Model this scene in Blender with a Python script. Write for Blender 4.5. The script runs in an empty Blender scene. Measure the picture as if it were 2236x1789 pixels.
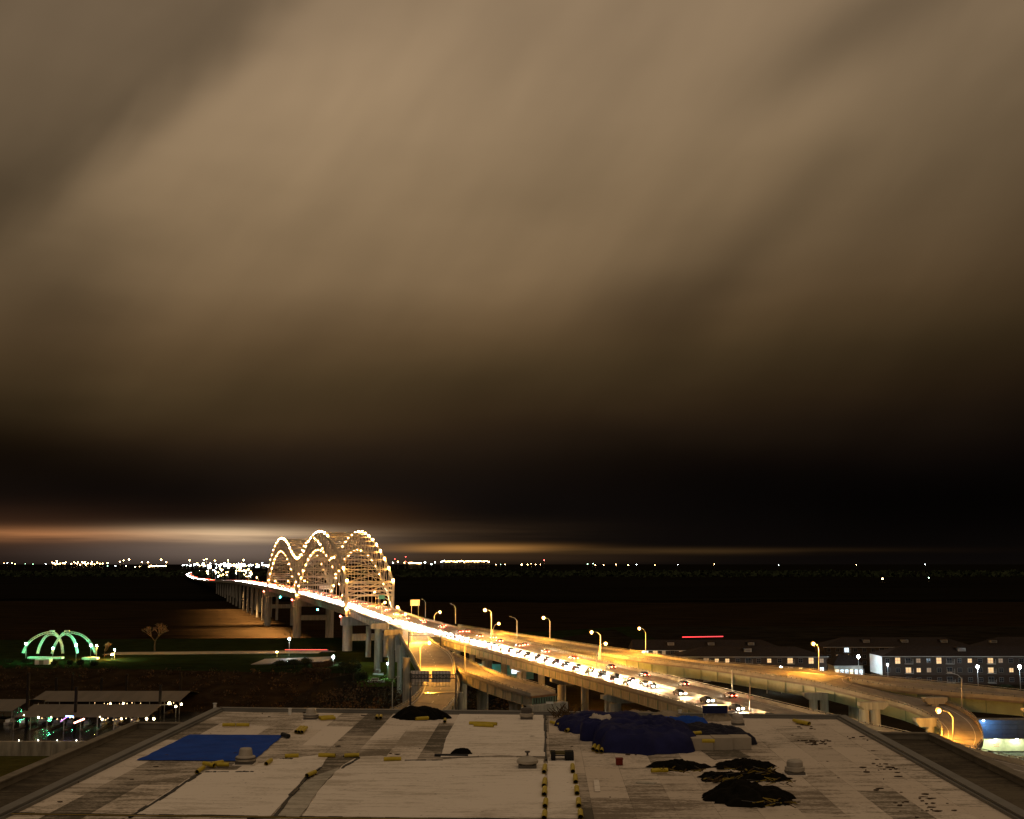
import bpy, bmesh, math, random
from mathutils import Vector, Matrix
random.seed(7)
S = bpy.context.scene
COL = S.collection
R = math.radians

# ------------------------------------------------------------------ camera
F = 2600.0                       # focal length in pixels of the 2236 px wide photograph
PITCH = math.atan(335.5 / F)
CAMZ = 65.0
cam_data = bpy.data.cameras.new("camera")
cam_data.sensor_width = 36.0
cam_data.lens = 36.0 * F / 2236.0
cam_data.clip_start = 0.5
cam_data.clip_end = 90000
cam = bpy.data.objects.new("camera", cam_data)
COL.objects.link(cam)
cam.location = (0, 0, CAMZ)
cam.rotation_euler = (R(90) + PITCH, 0, 0)
S.camera = cam


def ray(px, py):
    """direction of the sight line through a point of the photograph"""
    a, b = px - 1118.0, 894.5 - py
    return Vector((a, F * math.cos(PITCH) - b * math.sin(PITCH), F * math.sin(PITCH) + b * math.cos(PITCH)))


def at(px, py, z=None, Y=None):
    d = ray(px, py)
    t = (z - CAMZ) / d.z if z is not None else Y / d.y
    return Vector((0, 0, CAMZ)) + d * t


def zat(py, Y):
    return at(1118, py, Y=Y).z


# ------------------------------------------------------------------ world: night clouds lit by the city
def srgb(c):
    return tuple(((v / 255.0) / 12.92 if v / 255.0 <= 0.04045 else ((v / 255.0 + 0.055) / 1.055) ** 2.4) for v in c)


world = bpy.data.worlds.new("World")
S.world = world
world.use_nodes = True
nt = world.node_tree
N, LK = nt.nodes, nt.links
N.clear()


def nd(tree, typ, **kw):
    n = tree.nodes.new(typ)
    for k, v in kw.items():
        setattr(n, k, v)
    return n


def wm(op, a, b=None, c=None, clamp=False):
    n = nd(nt, "ShaderNodeMath", operation=op, use_clamp=clamp)
    for i, v in enumerate((a, b, c)):
        if v is None:
            continue
        if isinstance(v, (int, float)):
            n.inputs[i].default_value = v
        else:
            LK.new(v, n.inputs[i])
    return n.outputs[0]


tc = nd(nt, "ShaderNodeTexCoord")
sep = nd(nt, "ShaderNodeSeparateXYZ")
LK.new(tc.outputs["Generated"], sep.inputs[0])
az = wm("ARCTAN2", sep.outputs[0], sep.outputs[1])
el = wm("ARCSINE", sep.outputs[2])
# slow large-scale wandering of the cloud layer
mp = nd(nt, "ShaderNodeMapping", vector_type="POINT")
mp.inputs["Rotation"].default_value = (0, R(38), 0)
mp.inputs["Scale"].default_value = (2.0, 2.0, 6.5)
LK.new(tc.outputs["Generated"], mp.inputs[0])
no = nd(nt, "ShaderNodeTexNoise")
no.inputs["Scale"].default_value = 1.6
no.inputs["Detail"].default_value = 4.0
no.inputs["Roughness"].default_value = 0.42
LK.new(mp.outputs[0], no.inputs[0])
n1 = wm("SUBTRACT", no.outputs[0], 0.5)
mp2 = nd(nt, "ShaderNodeMapping", vector_type="POINT")
mp2.inputs["Scale"].default_value = (3.0, 3.0, 75.0)
LK.new(tc.outputs["Generated"], mp2.inputs[0])
no2 = nd(nt, "ShaderNodeTexNoise")
no2.inputs["Scale"].default_value = 2.4
no2.inputs["Detail"].default_value = 5.0
LK.new(mp2.outputs[0], no2.inputs[0])
n2 = wm("SUBTRACT", no2.outputs[0], 0.5)


def azel(px, py):
    d = ray(px, py).normalized()
    return math.atan2(d.x, d.y), math.asin(d.z)


# diagonal, wind-drawn streaks inside the cloud layer
def streaks(rot, lng, sht, det, shift):
    m_ = nd(nt, "ShaderNodeMapping", vector_type="TEXTURE")
    m_.inputs["Location"].default_value = (shift, 0, shift * .5)
    m_.inputs["Rotation"].default_value = (0, R(rot), 0)
    m_.inputs["Scale"].default_value = (lng, lng, sht)
    LK.new(tc.outputs["Generated"], m_.inputs[0])
    q_ = nd(nt, "ShaderNodeTexNoise")
    q_.inputs["Scale"].default_value = 1.0; q_.inputs["Detail"].default_value = det; q_.inputs["Roughness"].default_value = .5
    q_.inputs["Distortion"].default_value = .25
    LK.new(m_.outputs[0], q_.inputs[0])
    return wm("SUBTRACT", q_.outputs[0], 0.5)


s1n = streaks(-46, .36, .115, 3.0, .3)
s2n = streaks(-58, .12, .035, 2.0, 1.7)
# warped coordinates used by the cloud shapes
azw = wm("ADD", az, wm("MULTIPLY", n1, 0.10))
elw = wm("ADD", el, wm("MULTIPLY", n1, 0.06))
cmb = nd(nt, "ShaderNodeCombineXYZ")
LK.new(azw, cmb.inputs[0]); LK.new(elw, cmb.inputs[1])
cmb2 = nd(nt, "ShaderNodeCombineXYZ")
LK.new(az, cmb2.inputs[0]); LK.new(wm("ADD", el, wm("MULTIPLY", n2, 0.004)), cmb2.inputs[1])


def blob(px, py, sx, sy, rot=0.0, src=None):
    a, e = azel(px, py)
    m = nd(nt, "ShaderNodeMapping", vector_type="TEXTURE")
    m.inputs["Location"].default_value = (a, e, 0)
    m.inputs["Rotation"].default_value = (0, 0, R(rot))
    m.inputs["Scale"].default_value = (sx / F, sy / F, 1)
    LK.new((src or cmb).outputs[0], m.inputs[0])
    l = nd(nt, "ShaderNodeVectorMath", operation="DOT_PRODUCT")
    LK.new(m.outputs[0], l.inputs[0]); LK.new(m.outputs[0], l.inputs[1])
    return wm("EXPONENT", wm("MULTIPLY", l.outputs["Value"], -1.0))


# elevation ramp, slanted: the bright layer reaches lower on the left
p_el = lambda py: azel(1118, py)[1]
slant = wm("MULTIPLY", az, 0.07)
els = wm("ADD", wm("SUBTRACT", el, wm("MULTIPLY", slant, wm("MULTIPLY", wm("SUBTRACT", el, 0.03), 12.0, clamp=True))), wm("MULTIPLY", n1, 0.028))
TOP = p_el(-150)
ramp = nd(nt, "ShaderNodeValToRGB")
stops = [(1232, (15, 11, 9)), (1110, (15, 11, 9)), (1040, (20, 14, 10)), (960, (35, 25, 16)), (900, (47, 34, 20)), (830, (63, 49, 30)),
         (770, (82, 64, 41)), (700, (98, 77, 52)), (600, (117, 95, 68)), (450, (135, 112, 83)), (300, (148, 124, 94)), (0, (152, 128, 100))]
cr = ramp.color_ramp
cr.interpolation = "B_SPLINE"
for i, (py, c) in enumerate(stops):
    pos = max(0.0, min(1.0, p_el(py) / TOP))
    e = cr.elements[i] if i < 2 else cr.elements.new(pos)
    e.position = pos
    e.color = (*srgb(c), 1)
LK.new(wm("DIVIDE", els, TOP), ramp.inputs[0])
# broad darker and brighter masses of cloud (multiplying)
mult = None
for (px, py, sx, sy, rot, amp) in [
        (330, 250, 400, 60, 40, -0.20), (20, 400, 260, 110, 34, -0.20), (560, 60, 130, 60, 55, -0.10),
        (600, 420, 520, 200, 40, 0.12), (60, 760, 210, 300, 8, -0.38), (40, 980, 330, 85, -8, -0.55),
        (2450, 420, 700, 900, 0, -0.50), (1930, 20, 330, 75, 25, -0.42), (1820, 250, 420, 90, 40, 0.10),
        (1640, 540, 330, 55, 48, -0.22), (1440, 655, 190, 110, 30, -0.38), (1250, 560, 330, 130, 50, 0.10),
        (1850, 640, 380, 90, 22, 0.14), (2150, 1080, 700, 110, 2, -0.72), (1500, 1010, 420, 90, 0, -0.40),
        (720, 950, 420, 90, 4, 0.28), (760, 1080, 330, 55, 0, 0.30), (900, 220, 260, 200, 50, 0.05)]:
    t = wm("MULTIPLY_ADD", blob(px, py, sx, sy, rot), amp, 1.0)
    mult = t if mult is None else wm("MULTIPLY", mult, t)
# a darker bank of cloud with a sharp lower edge at the upper left
e0, e1 = azel(0, 505), azel(600, 20)
ex, ey = e1[0] - e0[0], e1[1] - e0[1]
el_n = math.hypot(ex, ey)
nxn, nyn = -ey / el_n, ex / el_n
dd = wm("ADD", wm("MULTIPLY", wm("SUBTRACT", azw, e0[0]), nxn), wm("MULTIPLY", wm("SUBTRACT", elw, e0[1]), nyn))
dd = wm("ADD", dd, wm("MULTIPLY", s2n, 0.035))
mr = nd(nt, "ShaderNodeMapRange", interpolation_type="SMOOTHSTEP")
mr.inputs["From Min"].default_value = -0.028; mr.inputs["From Max"].default_value = 0.030
LK.new(dd, mr.inputs["Value"])
mult = wm("MULTIPLY", mult, wm("MULTIPLY_ADD", mr.outputs[0], -0.54, 1.0))
mult = wm("MULTIPLY", mult, wm("MULTIPLY_ADD", n1, 0.45, 1.0))
mult = wm("MULTIPLY", mult, wm("MULTIPLY_ADD", s1n, 0.62, 1.0))
mult = wm("MULTIPLY", mult, wm("MULTIPLY_ADD", s2n, 0.12, 1.0))
mul = nd(nt, "ShaderNodeVectorMath", operation="SCALE")
LK.new(ramp.outputs[0], mul.inputs[0]); LK.new(mult, mul.inputs["Scale"])
total = mul.outputs[0]
# the bright gap of sky along the horizon, plus orange glow painted above the arches
streak = wm("MULTIPLY_ADD", n2, 1.9, 0.85, clamp=True)
for (px, py, sx, sy, c, amp, st) in [
        (520, 1166, 210, 15, (215, 185, 145), 0.80, 1), (560, 1196, 260, 34, (150, 130, 114), 0.34, 0), (110, 1167, 340, 13, (205, 135, 82), 0.50, 1),
        (420, 1206, 300, 26, (112, 96, 88), 0.34, 0), (730, 1140, 170, 45, (190, 125, 65), 0.07, 0), (-50, 1160, 420, 45, (130, 85, 55), 0.16, 0),
        (1030, 1196, 170, 8, (235, 165, 85), 0.42, 1), (1300, 1203, 420, 6, (150, 110, 60), 0.16, 1), (930, 1160, 260, 22, (120, 90, 60), 0.16, 1),
        (1000, 1218, 330, 12, (100, 72, 45), 0.25, 0)]:
    b = blob(px, py, sx, sy, 0, cmb2)
    if st:
        b = wm("MULTIPLY", b, streak)
    v = nd(nt, "ShaderNodeVectorMath", operation="SCALE")
    v.inputs[0].default_value = srgb(c)
    LK.new(wm("MULTIPLY", b, amp), v.inputs["Scale"])
    a2 = nd(nt, "ShaderNodeVectorMath", operation="ADD")
    LK.new(total, a2.inputs[0]); LK.new(v.outputs[0], a2.inputs[1])
    total = a2.outputs[0]
bg = nd(nt, "ShaderNodeBackground")
bg.inputs["Strength"].default_value = 1.0
LK.new(total, bg.inputs[0])
wo = nd(nt, "ShaderNodeOutputWorld")
LK.new(bg.outputs[0], wo.inputs[0])

# soft, faint sun lamp added behind and above as a stand-in for city light
sun_d = bpy.data.lights.new("added_city_glow", "SUN")
sun_d.energy = 0.26
sun_d.angle = R(80)
sun_d.color = (1.0, 0.80, 0.60)
sun = bpy.data.objects.new("added_city_glow", sun_d)
COL.objects.link(sun)
sun.rotation_euler = (R(42), 0, R(-12))

S.view_settings.view_transform = "Standard"
S.view_settings.look = "None"
S.view_settings.exposure = 0.0
S.view_settings.gamma = 1.0
S.view_settings.use_curve_mapping = False
S.render.engine = "CYCLES"
S.cycles.use_denoising = True
S.cycles.sample_clamp_indirect = 6.0
S.cycles.sample_clamp_direct = 0.0
S.cycles.max_bounces = 4
S.cycles.diffuse_bounces = 2
S.cycles.glossy_bounces = 2
S.cycles.caustics_reflective = False
S.cycles.caustics_refractive = False

# ------------------------------------------------------------------ materials
MATS = {}


def mat(name, col, rough=0.7, metal=0.0, var=0.25, scale=0.6, bump=0.0, emis=None, es=0.0, spec=None, dark=None, stretch=(1, 1, 1), rnd=0.0, coord="Object"):
    if name in MATS:
        return MATS[name]
    m = bpy.data.materials.new(name)
    m.use_nodes = True
    t = m.node_tree
    p = t.nodes["Principled BSDF"]
    p.inputs["Roughness"].default_value = rough
    p.inputs["Metallic"].default_value = metal
    if spec is None:
        spec = 0.0 if rough >= .94 else 0.06 if rough >= .8 else 0.18 if rough >= .6 else 0.4
    p.inputs["Specular IOR Level"].default_value = spec
    if emis is not None:
        p.inputs["Base Color"].default_value = (*col, 1)
        p.inputs["Emission Color"].default_value = (*emis, 1)
        p.inputs["Emission Strength"].default_value = es
        MATS[name] = m
        return m
    geo = t.nodes.new("ShaderNodeNewGeometry")
    mpn = t.nodes.new("ShaderNodeMapping")
    mpn.inputs["Scale"].default_value = stretch
    t.links.new(geo.outputs["Position"], mpn.inputs[0])
    ns = t.nodes.new("ShaderNodeTexNoise")
    ns.inputs["Scale"].default_value = scale
    ns.inputs["Detail"].default_value = 6.0
    ns.inputs["Roughness"].default_value = 0.62
    t.links.new(mpn.outputs[0], ns.inputs[0])
    rp = t.nodes.new("ShaderNodeValToRGB")
    rp.color_ramp.elements[0].position = 0.3
    rp.color_ramp.elements[1].position = 0.7
    d = dark or tuple(c * (1 - var) for c in col)
    b = tuple(min(1, c * (1 + var * 0.6)) for c in col)
    rp.color_ramp.elements[0].color = (*d, 1)
    rp.color_ramp.elements[1].color = (*b, 1)
    t.links.new(ns.outputs[0], rp.inputs[0])
    out = rp.outputs[0]
    if rnd:
        oi = t.nodes.new("ShaderNodeObjectInfo")
        mm = t.nodes.new("ShaderNodeMath"); mm.operation = "MULTIPLY_ADD"
        t.links.new(oi.outputs["Random"], mm.inputs[0]); mm.inputs[1].default_value = rnd; mm.inputs[2].default_value = 1 - rnd / 2
        sc = t.nodes.new("ShaderNodeVectorMath"); sc.operation = "SCALE"
        t.links.new(out, sc.inputs[0]); t.links.new(mm.outputs[0], sc.inputs["Scale"])
        out = sc.outputs[0]
    t.links.new(out, p.inputs["Base Color"])
    if bump:
        bp = t.nodes.new("ShaderNodeBump")
        bp.inputs["Strength"].default_value = bump
        bp.inputs["Distance"].default_value = 0.05
        t.links.new(ns.outputs[0], bp.inputs["Height"])
        t.links.new(bp.outputs[0], p.inputs["Normal"])
    MATS[name] = m
    return m


def glow(name, col, es):
    return mat(name, (0.2, 0.2, 0.2), emis=col, es=es)


SODIUM = (1.0, 0.40, 0.04)
concrete = mat("concrete", (0.40, 0.37, 0.31), 0.85, scale=0.25, var=0.3)
pier_concrete = mat("pier_concrete", (0.42, 0.40, 0.35), 0.85, scale=0.8, var=0.42, stretch=(1, 1, 0.12))
asphalt = mat("road_surface", (0.24, 0.21, 0.18), 0.75, scale=0.5, var=0.25, stretch=(1, 0.3, 1))
paint_white = mat("road_paint", (0.75, 0.75, 0.7), 0.6, var=0.2)
paint_yellow = mat("road_paint_yellow", (0.7, 0.5, 0.08), 0.6, var=0.2)
steel_green = mat("green_steel", (0.16, 0.24, 0.17), 0.5, scale=0.4, var=0.3)
steel_tan = mat("tan_steel", (0.36, 0.33, 0.26), 0.6, scale=1.1, var=0.38, stretch=(1, 1, .18))
steel_truss = mat("truss_steel", (0.42, 0.38, 0.30), 0.5, scale=0.3, var=0.25)
pole_metal = mat("pole_metal", (0.40, 0.40, 0.38), 0.45, metal=0.4, var=0.15)
dark_metal = mat("dark_metal", (0.05, 0.05, 0.05), 0.5, var=0.3)
white_paint = mat("white_paint", (0.72, 0.72, 0.70), 0.5, var=0.12)
black_glass = mat("dark_glass", (0.02, 0.025, 0.03), 0.08, var=0.2)


# ------------------------------------------------------------------ mesh builder
ORIGIN = {}


class MB:
    def __init__(self):
        self.v, self.f, self.m = [], [], []

    def add(self, vs, fs, mi=0):
        o = len(self.v)
        self.v += [Vector(p) for p in vs]
        self.f += [tuple(i + o for i in f) for f in fs]
        self.m += [mi] * len(fs)
        return self

    def box(self, c, s, rz=0.0, mi=0, M=None):
        hx, hy, hz = s[0] / 2, s[1] / 2, s[2] / 2
        vs = [Vector((x, y, z)) for x in (-hx, hx) for y in (-hy, hy) for z in (-hz, hz)]
        if M is not None:
            vs = [M @ v + Vector(c) for v in vs]
        else:
            cz, sz = math.cos(rz), math.sin(rz)
            vs = [Vector((v.x * cz - v.y * sz, v.x * sz + v.y * cz, v.z)) + Vector(c) for v in vs]
        return self.add(vs, [(0, 1, 3, 2), (4, 6, 7, 5), (0, 4, 5, 1), (2, 3, 7, 6), (0, 2, 6, 4), (1, 5, 7, 3)], mi)

    def bar(self, a, b, w, h=None, mi=0):
        """rectangular bar from a to b"""
        a, b = Vector(a), Vector(b)
        h = h or w
        d = (b - a)
        if d.length < 1e-6:
            return self
        d.normalize()
        up = Vector((0, 0, 1)) if abs(d.z) < 0.98 else Vector((0, 1, 0))
        s = d.cross(up).normalized() * (w / 2)
        u = s.cross(d).normalized() * (h / 2)
        vs = [a - s - u, a + s - u, a + s + u, a - s + u, b - s - u, b + s - u, b + s + u, b - s + u]
        return self.add(vs, [(0, 3, 2, 1), (4, 5, 6, 7), (0, 1, 5, 4), (1, 2, 6, 5), (2, 3, 7, 6), (3, 0, 4, 7)], mi)

    def tube(self, pts, r, n=8, mi=0, cap=True):
        pts = [Vector(p) for p in pts]
        rs = r if isinstance(r, (list, tuple)) else [r] * len(pts)
        vs, fs = [], []
        for i, p in enumerate(pts):
            d = (pts[min(i + 1, len(pts) - 1)] - pts[max(i - 1, 0)])
            d = d.normalized() if d.length > 1e-9 else Vector((0, 0, 1))
            up = Vector((0, 0, 1)) if abs(d.z) < 0.95 else Vector((0, 1, 0))
            s = d.cross(up).normalized()
            u = s.cross(d).normalized()
            for k in range(n):
                a = 2 * math.pi * k / n
                vs.append(p + s * (rs[i] * math.cos(a)) + u * (rs[i] * math.sin(a)))
        for i in range(len(pts) - 1):
            for k in range(n):
                k2 = (k + 1) % n
                fs.append((i * n + k, i * n + k2, (i + 1) * n + k2, (i + 1) * n + k))
        if cap:
            fs.append(tuple(range(n - 1, -1, -1)))
            fs.append(tuple(range((len(pts) - 1) * n, len(pts) * n)))
        return self.add(vs, fs, mi)

    def cyl(self, c, r, z0, z1, n=16, mi=0, r2=None):
        r2 = r if r2 is None else r2
        return self.tube([(c[0], c[1], z0), (c[0], c[1], z1)], [r, r2], n, mi)

    def lathe(self, prof, n=20, c=(0, 0, 0), mi=0):
        vs, fs = [], []
        for (r, z) in prof:
            for k in range(n):
                a = 2 * math.pi * k / n
                vs.append((c[0] + r * math.cos(a), c[1] + r * math.sin(a), c[2] + z))
        for i in range(len(prof) - 1):
            for k in range(n):
                k2 = (k + 1) % n
                fs.append((i * n + k, i * n + k2, (i + 1) * n + k2, (i + 1) * n + k))
        fs.append(tuple(range(n - 1, -1, -1)))
        fs.append(tuple(range((len(prof) - 1) * n, len(prof) * n)))
        return self.add(vs, fs, mi)

    def ball(self, c, r, mi=0, n=8):
        prof = [(max(1e-3, r * math.sin(math.pi * i / 6)), -r * math.cos(math.pi * i / 6)) for i in range(7)]
        return self.lathe(prof, n, c, mi)

    def slab(self, poly, z0, z1, mi=0):
        """vertical prism over a ground polygon (2D points or 3D points whose z is added)"""
        n = len(poly)
        b = [Vector((p[0], p[1], (p[2] if len(p) > 2 else 0) + z0)) for p in poly]
        t = [Vector((p[0], p[1], (p[2] if len(p) > 2 else 0) + z1)) for p in poly]
        fs = [tuple(range(n - 1, -1, -1)), tuple(range(n, 2 * n))] + [(i, (i + 1) % n, n + (i + 1) % n, n + i) for i in range(n)]
        return self.add(b + t, fs, mi)

    def build(self, name, mats, parent=None, smooth=False):
        me = bpy.data.meshes.new(name)
        if not isinstance(mats, (list, tuple)):
            mats = [mats]
        base = ORIGIN.get(parent.name, Vector((0, 0, 0))) if parent else Vector((0, 0, 0))
        if parent is None and self.v:
            c = Vector((sum(p.x for p in self.v) / len(self.v), sum(p.y for p in self.v) / len(self.v), min(p.z for p in self.v)))
        else:
            c = base
        me.from_pydata([p - c for p in self.v], [], self.f)
        for m in mats:
            me.materials.append(m)
        me.polygons.foreach_set("material_index", self.m)
        if smooth:
            me.polygons.foreach_set("use_smooth", [True] * len(self.f))
        me.update()
        bm = bmesh.new(); bm.from_mesh(me)
        bmesh.ops.recalc_face_normals(bm, faces=bm.faces)
        bm.to_mesh(me); bm.free()
        o = bpy.data.objects.new(name, me)
        COL.objects.link(o)
        if parent:
            o.parent = parent
            ORIGIN[o.name] = base
        else:
            o.location = c
            ORIGIN[o.name] = c
        return o


def tag(o, label=None, cat=None, group=None, kind=None):
    for k, v in (("label", label), ("category", cat), ("group", group), ("kind", kind)):
        if v:
            o[k] = v
    return o


def empty(name, loc, label=None, cat=None, group=None, rz=0.0):
    o = bpy.data.objects.new(name, None)
    COL.objects.link(o)
    o.location = loc
    o.rotation_euler = (0, 0, rz)
    o.empty_display_size = 0.5
    ORIGIN[o.name] = Vector(loc)
    return tag(o, label, cat, group)


def kids(o):
    return [c for c in COL.objects if c.parent == o]


def copy_tree(root, children, loc, rz=0.0, label=None, scale=None):
    """children: list of (part, [sub-parts])"""
    r = root.copy(); COL.objects.link(r)
    r.location = loc; r.rotation_euler = (0, 0, rz)
    if scale:
        r.scale = scale
    if label:
        r["label"] = label
    for ch, sub in children:
        c = ch.copy(); COL.objects.link(c); c.parent = r
        for g in sub:
            d = g.copy(); COL.objects.link(d); d.parent = c
    return r


def tree_of(root):
    by = {}
    for o in COL.objects:
        if o.parent:
            by.setdefault(o.parent.name, []).append(o)
    return [(c, by.get(c.name, [])) for c in by.get(root.name, [])]


def lamp_light(name, parent, loc, power, color, radius=0.3, spot=None, direction=None):
    l = bpy.data.lights.new(name, "SPOT" if spot else "POINT")
    l.energy = power
    l.color = color
    l.shadow_soft_size = radius
    o = bpy.data.objects.new(name, l)
    COL.objects.link(o)
    if spot:
        l.spot_size = R(spot)
        l.spot_blend = 0.9
        o.rotation_mode = "QUATERNION"
        o.rotation_quaternion = Vector(direction or (0, 0, -1)).to_track_quat("-Z", "Y")
    o.parent = parent
    o.location = Vector(loc) - ORIGIN.get(parent.name, Vector((0, 0, 0))) if parent else loc
    return o
# ------------------------------------------------------------------ water, land, far plain
WG = 12.0        # level of the park island and the near shore
river_mat = bpy.data.materials.new("river_water")
river_mat.use_nodes = True
t = river_mat.node_tree
p = t.nodes["Principled BSDF"]
p.inputs["Base Color"].default_value = (0.20, 0.13, 0.065, 1)
p.inputs["Roughness"].default_value = 0.5
p.inputs["Specular IOR Level"].default_value = 0.0
p.inputs["IOR"].default_value = 1.14
geo = t.nodes.new("ShaderNodeNewGeometry")
mpn = t.nodes.new("ShaderNodeMapping"); mpn.inputs["Scale"].default_value = (0.012, 0.09, 1)
mpn.inputs["Rotation"].default_value = (0, 0, R(4))
t.links.new(geo.outputs["Position"], mpn.inputs[0])
ns = t.nodes.new("ShaderNodeTexNoise"); ns.inputs["Scale"].default_value = 1.0; ns.inputs["Detail"].default_value = 7
t.links.new(mpn.outputs[0], ns.inputs[0])
rp = t.nodes.new("ShaderNodeValToRGB")
rp.color_ramp.elements[0].position = 0.3; rp.color_ramp.elements[0].color = (0.007, 0.005, 0.003, 1)
rp.color_ramp.elements[1].position = 0.7; rp.color_ramp.elements[1].color = (0.026, 0.017, 0.009, 1)
t.links.new(ns.outputs[0], rp.inputs[0]); t.links.new(rp.outputs[0], p.inputs["Base Color"])
bp = t.nodes.new("ShaderNodeBump"); bp.inputs["Strength"].default_value = 0.2; bp.inputs["Distance"].default_value = 0.25
t.links.new(ns.outputs[0], bp.inputs["Height"]); t.links.new(bp.outputs[0], p.inputs["Normal"])

harbour_mat = mat("harbour_water", (0.012, 0.012, 0.010), 0.16, var=0.3, scale=0.5, bump=0.25, stretch=(0.4, 1.5, 1))
plain_mat = mat("plain_ground", (0.008, 0.007, 0.005), 0.95, scale=0.004, var=0.4, stretch=(0.3, 1, 1))
grass_mat = mat("park_grass", (0.014, 0.020, 0.007), 0.95, scale=0.08, var=0.4)
bank_mat = mat("bank_soil", (0.026, 0.018, 0.010), 0.95, scale=0.12, var=0.55)
ground_mat = mat("shore_ground", (0.018, 0.015, 0.010), 0.95, scale=0.05, var=0.5)


def sheet(name, poly, z, m, under=1.5):
    o = MB().slab([(q[0], q[1]) for q in poly], z - under, z).build(name, m)
    o["kind"] = "structure"
    return o


sheet("ground", [(-60000, -3000), (60000, -3000), (60000, 60000), (-60000, 60000)], -3.0, ground_mat)
sheet("river", [(-30000, 380), (30000, 380), (30000, 4200), (-30000, 4200)], 0.0, river_mat)
# flood plain on the far shore
sheet("far_plain", [(-60000, 2600)] + [(-3000 + 60 * i, 2050 + 40 * math.sin(i * .21) + random.uniform(-22, 22) - (max(0, i - 57) * 6)) for i in range(110)] + [(60000, 1500), (60000, 60000), (-60000, 60000)], 4.0, plain_mat, 6)

# park island: flat top with sloping banks
def island(name, far, near, z, foot_far, foot_near, m_top, m_bank):
    b = MB()
    n = len(far)
    vs = [Vector((q[0], q[1], z + random.uniform(-.15, .15))) for q in far] + [Vector((q[0], q[1], z + random.uniform(-.15, .15))) for q in near]
    b.add(vs, [(i, i + 1, n + i + 1, n + i) for i in range(n - 1)])
    o = b.build(name, m_top); o["kind"] = "structure"
    b = MB()
    for edge, foot in ((far, foot_far), (near, foot_near)):
        rows = 5
        vs = []
        for k in range(rows):
            s = k / (rows - 1)
            for i, q in enumerate(edge):
                vs.append((q[0] + random.uniform(-3, 3) * (0 < k), q[1] + foot * s + random.uniform(-2, 2) * (0 < k < rows - 1), z - (z + 3) * s ** 1.2 + (0.02 if k == 0 else 0)))
        b.add(vs, [(k * n + i, k * n + i + 1, (k + 1) * n + i + 1, (k + 1) * n + i) for k in range(rows - 1) for i in range(n - 1)])
    o = b.build(name + "_bank", m_bank); o["kind"] = "structure"


xs = [-900 + i * 40 for i in range(26)]
isl_far = [(x, 880 + 0.10 * x if x < -60 else 874 + (x + 60) * 0.9) for x in xs]
isl_near = [(x, 600 + 12 * math.sin(x * 0.02) - 0.02 * x) for x in xs]
island("park_ground", isl_far, isl_near, WG, 45, -75, grass_mat, bank_mat)
# the near shore east of the harbour mouth, under the ramps and the flats
sheet("shore_ground", [(-60, 640), (-86, 560), (-80, 470), (-78, 395), (-92, 372), (-92, -600), (1800, -600), (1800, 1050), (100, 1020)], WG, ground_mat, 16)
sheet("lawn", [(-500, 371), (-500, -600), (-92, -600), (-92, 371)], 7.1, mat("lawn_grass", (0.06, 0.055, 0.016), 0.95, scale=0.3, var=0.3), 6)
# harbour water, darker and calmer than the river
sheet("harbour_water", [(-900, 371), (-92, 371), (-78, 395), (-86, 560), (-60, 640), (-900, 640)], 0.06, harbour_mat, 0.05)

# paved river path on the island and the car park there
path_mat = mat("path_paving", (0.32, 0.29, 0.22), 0.8, var=0.2)
pa, pb = at(235, 1428, z=WG), at(700, 1424, z=WG)
b = MB()
for i in range(14):
    u0, u1 = i / 14, (i + 1) / 14
    a0, a1 = pa.lerp(pb, u0), pa.lerp(pb, u1)
    b.slab([(a0.x, a0.y - 9), (a1.x, a1.y - 9), (a1.x, a1.y + 11), (a0.x, a0.y + 11)], WG - .1, WG + 0.17)
o = b.build("river_path", path_mat); o["kind"] = "structure"
ca, cb = at(560, 1447, z=WG), at(720, 1441, z=WG)
sheet("car_park", [(ca.x, ca.y - 14), (cb.x, cb.y - 14), (cb.x, cb.y + 22), (ca.x, ca.y + 22)], WG + 0.20, mat("car_park_paving", (0.10, 0.11, 0.12), 0.6, var=0.2), 0.3)
# band of grass under the ramp lit greenish from below
ga = at(800, 1480, z=WG); gb = at(900, 1480, z=WG)
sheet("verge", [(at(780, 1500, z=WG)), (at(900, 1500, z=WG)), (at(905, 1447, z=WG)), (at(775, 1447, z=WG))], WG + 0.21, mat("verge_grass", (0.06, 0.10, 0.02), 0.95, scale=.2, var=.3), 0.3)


# ------------------------------------------------------------------ decks
def resample(pts, n):
    """even resampling through Catmull-Rom"""
    pts = [Vector(p) for p in pts]
    if len(pts) == 2:
        return [pts[0].lerp(pts[1], i / (n - 1)) for i in range(n)]
    ext = [pts[0] * 2 - pts[1]] + pts + [pts[-1] * 2 - pts[-2]]
    dense = []
    for i in range(1, len(ext) - 2):
        p0, p1, p2, p3 = ext[i - 1:i + 3]
        for k in range(16):
            s = k / 16
            dense.append(0.5 * ((2 * p1) + (p2 - p0) * s + (2 * p0 - 5 * p1 + 4 * p2 - p3) * s * s + (3 * p1 - p0 - 3 * p2 + p3) * s ** 3))
    dense.append(pts[-1])
    L = [0]
    for a, b_ in zip(dense, dense[1:]):
        L.append(L[-1] + (b_ - a).length)
    out, j = [], 0
    for i in range(n):
        d = L[-1] * i / (n - 1)
        while j < len(L) - 2 and L[j + 1] < d:
            j += 1
        s = (d - L[j]) / max(1e-9, L[j + 1] - L[j])
        out.append(dense[j].lerp(dense[j + 1], min(1, s)))
    return out


def P(*pts):
    """(px, py, depth of the surface below the camera) -> world points"""
    return [at(x, y, z=CAMZ - d) for x, y, d in pts]


def across(L, Rr, i, u):
    return L[i].lerp(Rr[i], u)


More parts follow.
